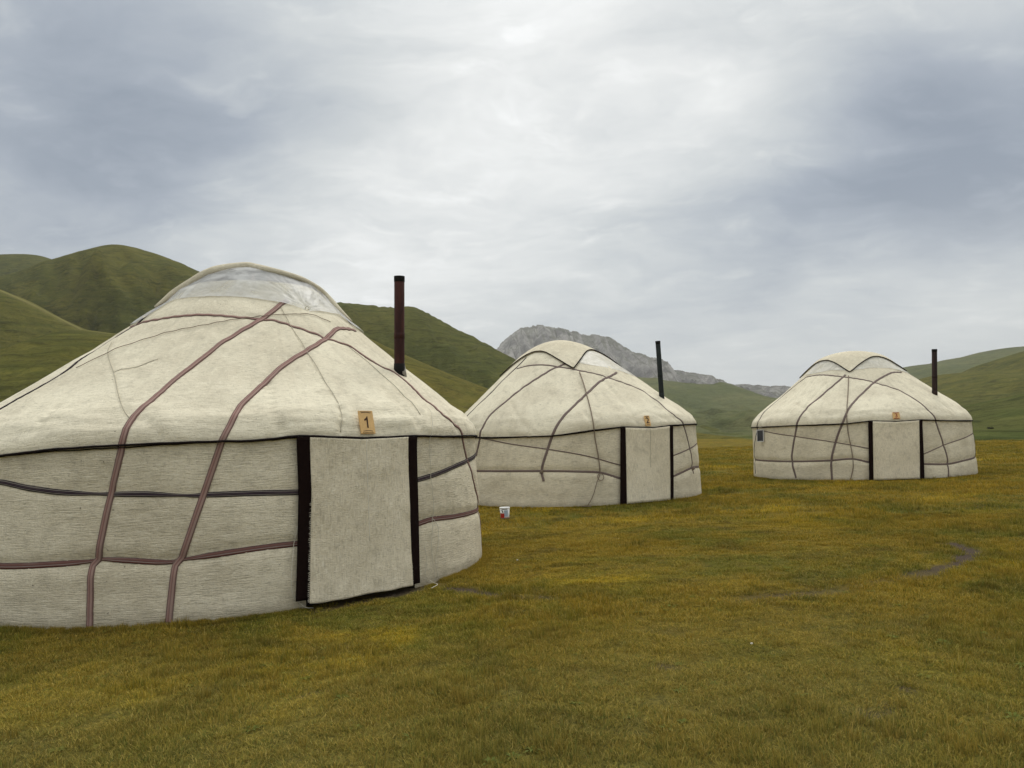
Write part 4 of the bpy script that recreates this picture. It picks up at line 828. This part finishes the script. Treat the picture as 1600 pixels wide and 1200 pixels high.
sheet(Y, root, -1.98, -.25, lambda t: np.interp(t, [-1.98, -1.6, -1.2, -.8, -.5, -.25], [3.20, 3.24, 3.22, 3.10, 2.98, 3.05]), 3.60, .022, M['white_sheet'], .005, 6.5, 90, 30)
sheet(Y, root, -3.15, -2.08, lambda t: np.interp(t, [-3.15, -2.8, -2.4, -2.08], [3.20, 3.20, 3.26, 3.2]), 3.60, .022, M['white_sheet'], .005, 8.5, 70, 26)

# ------------------------------------------------------------------ small dark framed panel hanging on the third yurt
ht = .34; pc_ = Vector(surf(Y, -3.0, 1.34, .10, False)); nv_ = Vector((math.cos(-2.35), math.sin(-2.35), .08)).normalized(); xv = Vector((0, 0, 1)).cross(nv_).normalized(); yv = nv_.cross(xv)
Mx = Matrix(((xv.x, yv.x, nv_.x, pc_.x), (xv.y, yv.y, nv_.y, pc_.y), (xv.z, yv.z, nv_.z, pc_.z), (0, 0, 0, 1)))
sp_ = thing('solar_panel', (Y.c[0], Y.c[1], 0), 'small dark panel with pale frame hanging on left side of yurt number 3', 'solar panel')
pf = link('panel_cell', box_mesh('panel_cell', .20, ht, .012, .002), M['panel_dark'], sp_); pf.matrix_local = Mx
for sx2, sy2, bw, bh in ((-.105, 0, .018, ht + .03), (.105, 0, .018, ht + .03), (0, ht / 2 + .006, .19, .018), (0, -ht / 2 - .006, .19, .018)):
    fr_ = link('frame_bar', box_mesh('frame_bar', bw, bh, .022, .003), M['panel_frame'], pf); fr_.location = (sx2, sy2, 0)
link('hanger_cord', tube_mesh('hanger_cord', [(-.09, ht / 2, .0), (-.03, ht / 2 + .08, -.01), (0, ht / 2 + .12, -.02), (.03, ht / 2 + .08, -.01), (.09, ht / 2, .0)], .004, 5), M['white_cord'], pf)

# ------------------------------------------------------------------ paint tub
bz = float(ground_z(np.array([-.241]), np.array([14.726]))[0])
tub = thing('paint_tub', (-.241, 14.79, bz + .012), 'small white plastic paint tub with red patch on the grass before yurt number 2', 'bucket')
tub.scale = (1.06, 1.06, 1.06)
link('tub_body', lathe_mesh('tub_body', [(0.001, .0), (.078, .0), (.083, .006), (.092, .196), (.088, .196), (.080, .012), (.001, .010)], 36), M['white_plastic'], tub)
link('tub_rim', lathe_mesh('tub_rim', [(.0925, .180), (.099, .181), (.0995, .190), (.097, .199), (.092, .202), (.0885, .199), (.0885, .185)], 36), M['white_plastic'], tub)
def patch(name, a0, a1, z0, z1, mat, off=.0008, skew=0.0):
    a = np.linspace(a0, a1, 12)[None, :]; z = np.linspace(z0, z1, 4)[:, None]; a = a + skew * (z - z0); r = .083 + .009 * (z - .006) / .19 + off + 0 * a
    V = np.stack([r * np.sin(a), -r * np.cos(a), z + 0 * a], -1).reshape(-1, 3); return link(name, mesh_np(name, V, grid_faces(4, 12)), mat, tub)
patch('label_print', -.12, .72, .035, .150, M['blue_print']); patch('label_print', -1.25, -.10, .008, .095, M['red_print'], .0012)
patch('label_print', -.50, -.27, .105, .160, M['black_print'], .0016, -4.2); patch('label_print', -.5, .6, .160, .170, M['black_print'], .0012)
patch('label_print', -.10, 1.05, .008, .016, M['red_print'], .0012)
link('wire_handle', tube_mesh('wire_handle', [(.099 * math.cos(q), -.045 - .058 * math.sin(q), .176 - .035 * math.sin(q)) for q in np.linspace(0, math.pi, 22)], .0016, 5), M['wire'], tub)

# scraps lying in the grass
for (x, y, s_, lab) in ((1.659, 5.484, .012, 'tiny pale stone lying in grass near centre of foreground'), (-.02, 9.6, .013, 'tiny white stone in grass right of yurt number 1')):
    V = []; 
    for rz_, r_ in ((0, .6), (.5, 1), (1, .55)):
        for j in range(7):
            a = TAU * j / 7; q = r_ * random.uniform(.75, 1.2); V.append((s_ * q * math.cos(a), s_ * .7 * q * math.sin(a), s_ * .9 * rz_))
    me = mesh_np('stone', V, [tuple(q) for q in grid_faces(3, 7, True)] + [tuple(range(14, 21))]); o = link('stone', me, M['white_cord']); o.location = (x, y, float(ground_z(np.array([x]), np.array([y]))[0]) + .025)
    tag(o, lab, 'stone')
# ------------------------------------------------------------------ grass
def grass_mat():
    m, t = material('grass_blades'); g = t.new('ShaderNodeGroup'); g.node_tree = TINT
    at = t.new('ShaderNodeAttribute'); at.attribute_name = 'shade'; s = at.outputs['Fac']
    hp = t.new('ShaderNodeAttribute'); hp.attribute_name = 'along'; h = hp.outputs['Fac']
    oi = t.new('ShaderNodeObjectInfo'); rnd = oi.outputs['Random']
    c = t.mix(t.mapr(s, .0, .55), t.mix(1, g.outputs[0], (.62, .80, .9), 'MULTIPLY'), t.mix(1, g.outputs[0], (1.20, 1.14, 1.05), 'MULTIPLY'))
    c = t.mix(t.math('MULTIPLY', t.mapr(s, .80, .97), .55), c, (.52, .40, .13))
    c = t.mix(t.math('MULTIPLY', t.mapr(s, .30, .18), .45), c, (.10, .125, .024))
    c = t.mix(t.math('MULTIPLY', t.mapr(rnd, .70, 1.0), .40), c, (.30, .185, .035))
    c = t.mix(t.math('MULTIPLY', t.mapr(h, .55, 1.0), .30), c, (.46, .32, .06))
    t.put(t.bsdf.inputs['Base Color'], c); t.bsdf.inputs['Roughness'].default_value = .8; t.bsdf.inputs['Specular IOR Level'].default_value = .04
    tr = t.new('ShaderNodeBsdfTranslucent'); t.put(tr.inputs[0], c); mxs = t.new('ShaderNodeMixShader'); mxs.inputs[0].default_value = .2
    t.put(mxs.inputs[1], t.bsdf.outputs[0]); t.put(mxs.inputs[2], tr.outputs[0]); t.put(t.out.inputs[0], mxs.outputs[0]); return m
GM = grass_mat()
tuft_col = bpy.data.collections.new('tuft_library')
def tuft(name, n, spread, h0, h1, lean, wd, flat=.0):
    V, Fc, sh, al = [], [], [], []
    for k in range(n):
        a = random.uniform(0, TAU); q = spread * math.sqrt(random.random()); x, y = q * math.cos(a), q * math.sin(a)
        H = random.uniform(h0, h1) * (1.25 - .5 * q / spread); d = random.uniform(0, TAU); L = H * random.uniform(.2, 1) * lean
        dx, dy = L * math.cos(d) + .25 * lean * x, L * math.sin(d) + .25 * lean * y; w2 = wd * random.uniform(.6, 1.3); fx, fy = -math.sin(d + random.uniform(-.6, .6)) * w2, math.cos(d) * w2
        s = random.random(); b = len(V); zz = H * (1 - flat * random.random())
        V += [(x - fx, y - fy, -.008), (x + fx, y + fy, -.008), (x + dx * .42 - fx * .8, y + dy * .42 - fy * .8, zz * .62), (x + dx * .42 + fx * .8, y + dy * .42 + fy * .8, zz * .62), (x + dx, y + dy, zz * random.uniform(.85, 1.05))]
        Fc += [(b, b + 1, b + 3, b + 2), (b + 2, b + 3, b + 4)]; sh += [s] * 5; al += [0, 0, .6, .6, 1]
    me = mesh_np(name, V, Fc); 
    for nm_, arr in (('shade', sh), ('along', al)):
        q = me.attributes.new(nm_, 'FLOAT', 'POINT'); q.data.foreach_set('value', np.array(arr, float))
    me.materials.append(GM); o = bpy.data.objects.new(name, me); tuft_col.objects.link(o); return o
for k in range(6): tuft('a%d' % k, 84, .085, .012, .034, 1.05, .0017, .5)
for k in range(3): tuft('b%d' % k, 60, .055, .04, .095, .65, .0017, .2)
for k in range(3): tuft('c%d' % k, 42, .24, .035, .085, .9, .0042, .2)      # coarser, for the distance
def weed(name, n, L, wd):            # flat rosette of broader leaves
    V, Fc, sh, al = [], [], [], []
    for k in range(n):
        d = TAU * k / n + random.uniform(-.3, .3); l = L * random.uniform(.6, 1.1); u = np.array([math.cos(d), math.sin(d), 0]); v_ = np.array([-math.sin(d), math.cos(d), 0]); b = len(V); e = random.uniform(.3, .9)
        V += [u * .004, u * l * .45 + v_ * wd + np.array([0, 0, l * .4 * e]), u * l * .45 - v_ * wd + np.array([0, 0, l * .4 * e]), u * l + np.array([0, 0, l * .3 * e])]
        Fc += [(b, b + 2, b + 3, b + 1)]; sh += [.05] * 4; al += [0, .2, .2, .3]
    me = mesh_np(name, V, Fc)
    for nm_, arr in (('shade', sh), ('along', al)):
        q = me.attributes.new(nm_, 'FLOAT', 'POINT'); q.data.foreach_set('value', np.array(arr, float))
    me.materials.append(GM); o = bpy.data.objects.new(name, me); tuft_col.objects.link(o)
weed('d0', 9, .055, .007); weed('d1', 12, .04, .006)
tuft('e0', 9, .02, .10, .17, .5, .0009); tuft('e1', 6, .03, .08, .14, .7, .0009)      # seed stalks
def scatter(r0, r1, dens, kinds, smin, smax, half=.86):
    # wedge of ground the lens can see, with a wide margin either side
    A = 2 * half; n = int(dens * half * (r1 * r1 - r0 * r0)); 
    y = np.sqrt(rng.random(n) * (r1 * r1 - r0 * r0) + r0 * r0); x = (rng.random(n) * 2 - 1) * half * y
    # margin for a camera a step to the side
    x = x + np.sign(x) * .0
    k = rng.choice(kinds, n); s = rng.uniform(smin, smax, n); return x, y, k, s
sets = [scatter(1.6, 6.5, 270, [0, 1, 2, 3, 4, 5], .8, 1.25, 1.15), scatter(6.5, 13, 140, [0, 1, 2, 3, 4, 5], .95, 1.5, 1.0), scatter(13, 26, 26, [9, 10, 11], .7, 1.05, .95), scatter(26, 62, 6.5, [9, 10, 11], 1.0, 1.7, .9),
        scatter(1.6, 9, 26, [6, 7, 8], .7, 1.15, 1.1), scatter(9, 22, 9, [6, 7, 8], .9, 1.4, .95), scatter(1.6, 11, 5, [12, 13], .7, 1.4, 1.1), scatter(1.6, 14, 1.6, [14, 15], .7, 1.2, 1.1)]
for a, b, r in YC:                 # rank grass against the foot of the felt
    n = int(r * TAU * 75); q = rng.uniform(-math.pi, .3, n); d = r + .01 + .13 * rng.random(n)**1.6
    sets.append((a + d * np.cos(q), b + d * np.sin(q), rng.choice([6, 7, 8], n), rng.uniform(.38, .68, n)))
x, y, kd, sc = [np.concatenate([s[q] for s in sets]) for q in range(4)]
tall = (kd >= 6) & (kd <= 8)
pn = fbm(x * .55, y * .55, 31., 3); hn = fbm(x * 1.5, y * 1.5, 7., 3)
keep = np.ones(len(x), bool); wallside = np.zeros(len(x), bool)
for a, b, r in YC: wallside |= np.hypot(x - a, y - b) < r + .16
keep &= ~tall | wallside | (pn > .10) | (rng.random(len(x)) < .16)
dm = dirt_mask(x, y); keep &= rng.random(len(x)) > dm * 1.9
for a, b, r in YC: keep &= np.hypot(x - a, y - b) > r - .03
xe = 33.6 - .13 * (y - 50); keep &= x < xe + 1
x, y, kd, sc, pn, hn = [q[keep] for q in (x, y, kd, sc, pn, hn)]
# longer, ungrazed grass along the foot of each yurt
nearw = np.zeros(len(x))
for a, b, r in YC: nearw = np.maximum(nearw, 1 - sstep(.02, .22, np.hypot(x - a, y - b) - r))
hz_ = sc * (1 + .55 * np.clip(pn, -.6, .8) + .35 * np.clip(hn, -.6, .6)) * (1 + .1 * nearw)
me = bpy.data.meshes.new('grass'); P = np.stack([x, y, ground_z(x, y) - .004], 1)
me.vertices.add(len(P)); me.vertices.foreach_set('co', P.ravel())
def attr(nm_, ty, dat):
    q = me.attributes.new(nm_, ty, 'POINT'); q.data.foreach_set('vector' if ty == 'FLOAT_VECTOR' else 'value', dat)
attr('kind_index', 'INT', kd.astype(np.int32)); attr('rot', 'FLOAT_VECTOR', np.stack([rng.normal(0, .06, len(x)), rng.normal(0, .06, len(x)), rng.uniform(0, TAU, len(x))], 1).ravel())
attr('siz', 'FLOAT_VECTOR', np.stack([sc, sc, np.maximum(.45, hz_)], 1).ravel())
go_ = tag(link('grass', me), 'short olive and straw coloured grass covering the meadow', 'grass', kind='stuff')
ng = bpy.data.node_groups.new('grass_scatter', 'GeometryNodeTree')
ng.interface.new_socket('Geometry', in_out='INPUT', socket_type='NodeSocketGeometry'); ng.interface.new_socket('Geometry', in_out='OUTPUT', socket_type='NodeSocketGeometry')
t = NT(ng); gi, gout = t.new('NodeGroupInput'), t.new('NodeGroupOutput')
mp = t.new('GeometryNodeMeshToPoints'); t.l.new(gi.outputs[0], mp.inputs[0])
ci = t.new('GeometryNodeCollectionInfo'); ci.inputs['Collection'].default_value = tuft_col; ci.inputs['Separate Children'].default_value = True; ci.inputs['Reset Children'].default_value = True
ip = t.new('GeometryNodeInstanceOnPoints'); t.l.new(mp.outputs[0], ip.inputs['Points']); t.l.new(ci.outputs[0], ip.inputs['Instance']); ip.inputs['Pick Instance'].default_value = True
def na(nm_, ty):
    q = t.new('GeometryNodeInputNamedAttribute', data_type=ty); q.inputs[0].default_value = nm_; return q.outputs[0]
t.l.new(na('kind_index', 'INT'), ip.inputs['Instance Index']); 
er = t.new('FunctionNodeEulerToRotation'); t.l.new(na('rot', 'FLOAT_VECTOR'), er.inputs[0]); t.l.new(er.outputs[0], ip.inputs['Rotation'])
t.l.new(na('siz', 'FLOAT_VECTOR'), ip.inputs['Scale']); t.l.new(ip.outputs[0], gout.inputs[0])
md = go_.modifiers.new('scatter', 'NODES'); md.node_group = ng

if SHRUB:
    sv, sf = [], []
    for k in range(420):
        u, v_ = random.uniform(0, TAU), random.random(); q = random.random()**.4; c0 = np.array([.62 * q * math.cos(u) * math.sqrt(1 - v_ * v_ * .8), .45 * q * math.sin(u), .42 * v_ * q])
        d1, d2 = rng.normal(0, .06, 3), rng.normal(0, .06, 3); b = len(sv); sv += [c0, c0 + d1, c0 + d2]; sf.append((b, b + 1, b + 2))
    sr = thing('shrub', (SHRUB[0], SHRUB[1], SHRUB[2] - .02), 'small dark low shrub alone on the green slope right of yurt number 3', 'shrub')
    tag(link('foliage', mesh_np('foliage', sv, sf), simple('shrub_leaf', (.03, .032, .014), .9), sr), kind='stuff')
    link('stem', tube_mesh('stem', [(0, 0, -.05), (.02, .01, .1), (.0, .02, .28)], [.03, .025, .012], 6), M['dark_wood'], sr)
# ------------------------------------------------------------------ haze in the valley
hv = bpy.data.meshes.new('haze'); x0, x1, y0, y1, z0, z1 = -6000, 6000, -2500, 6500, -12, 470
hv.from_pydata([(x0, y0, z0), (x1, y0, z0), (x1, y1, z0), (x0, y1, z0), (x0, y0, z1), (x1, y0, z1), (x1, y1, z1), (x0, y1, z1)], [], [(3, 2, 1, 0), (4, 5, 6, 7), (0, 1, 5, 4), (1, 2, 6, 5), (2, 3, 7, 6), (3, 0, 4, 7)]); hv.update()
hmn = bpy.data.materials.new('haze'); hmn.use_nodes = True; t = NT(hmn.node_tree); t.n.clear()
ho = t.new('ShaderNodeOutputMaterial'); pv = t.new('ShaderNodeVolumePrincipled'); pv.inputs['Color'].default_value = (.90, .93, .97, 1); pv.inputs['Density'].default_value = HAZE; pv.inputs['Anisotropy'].default_value = 0
t.l.new(pv.outputs[0], ho.inputs['Volume'])
if HAZE > 0: tag(link('haze', hv, hmn), 'thin pale haze hanging over the valley', 'haze', kind='stuff')
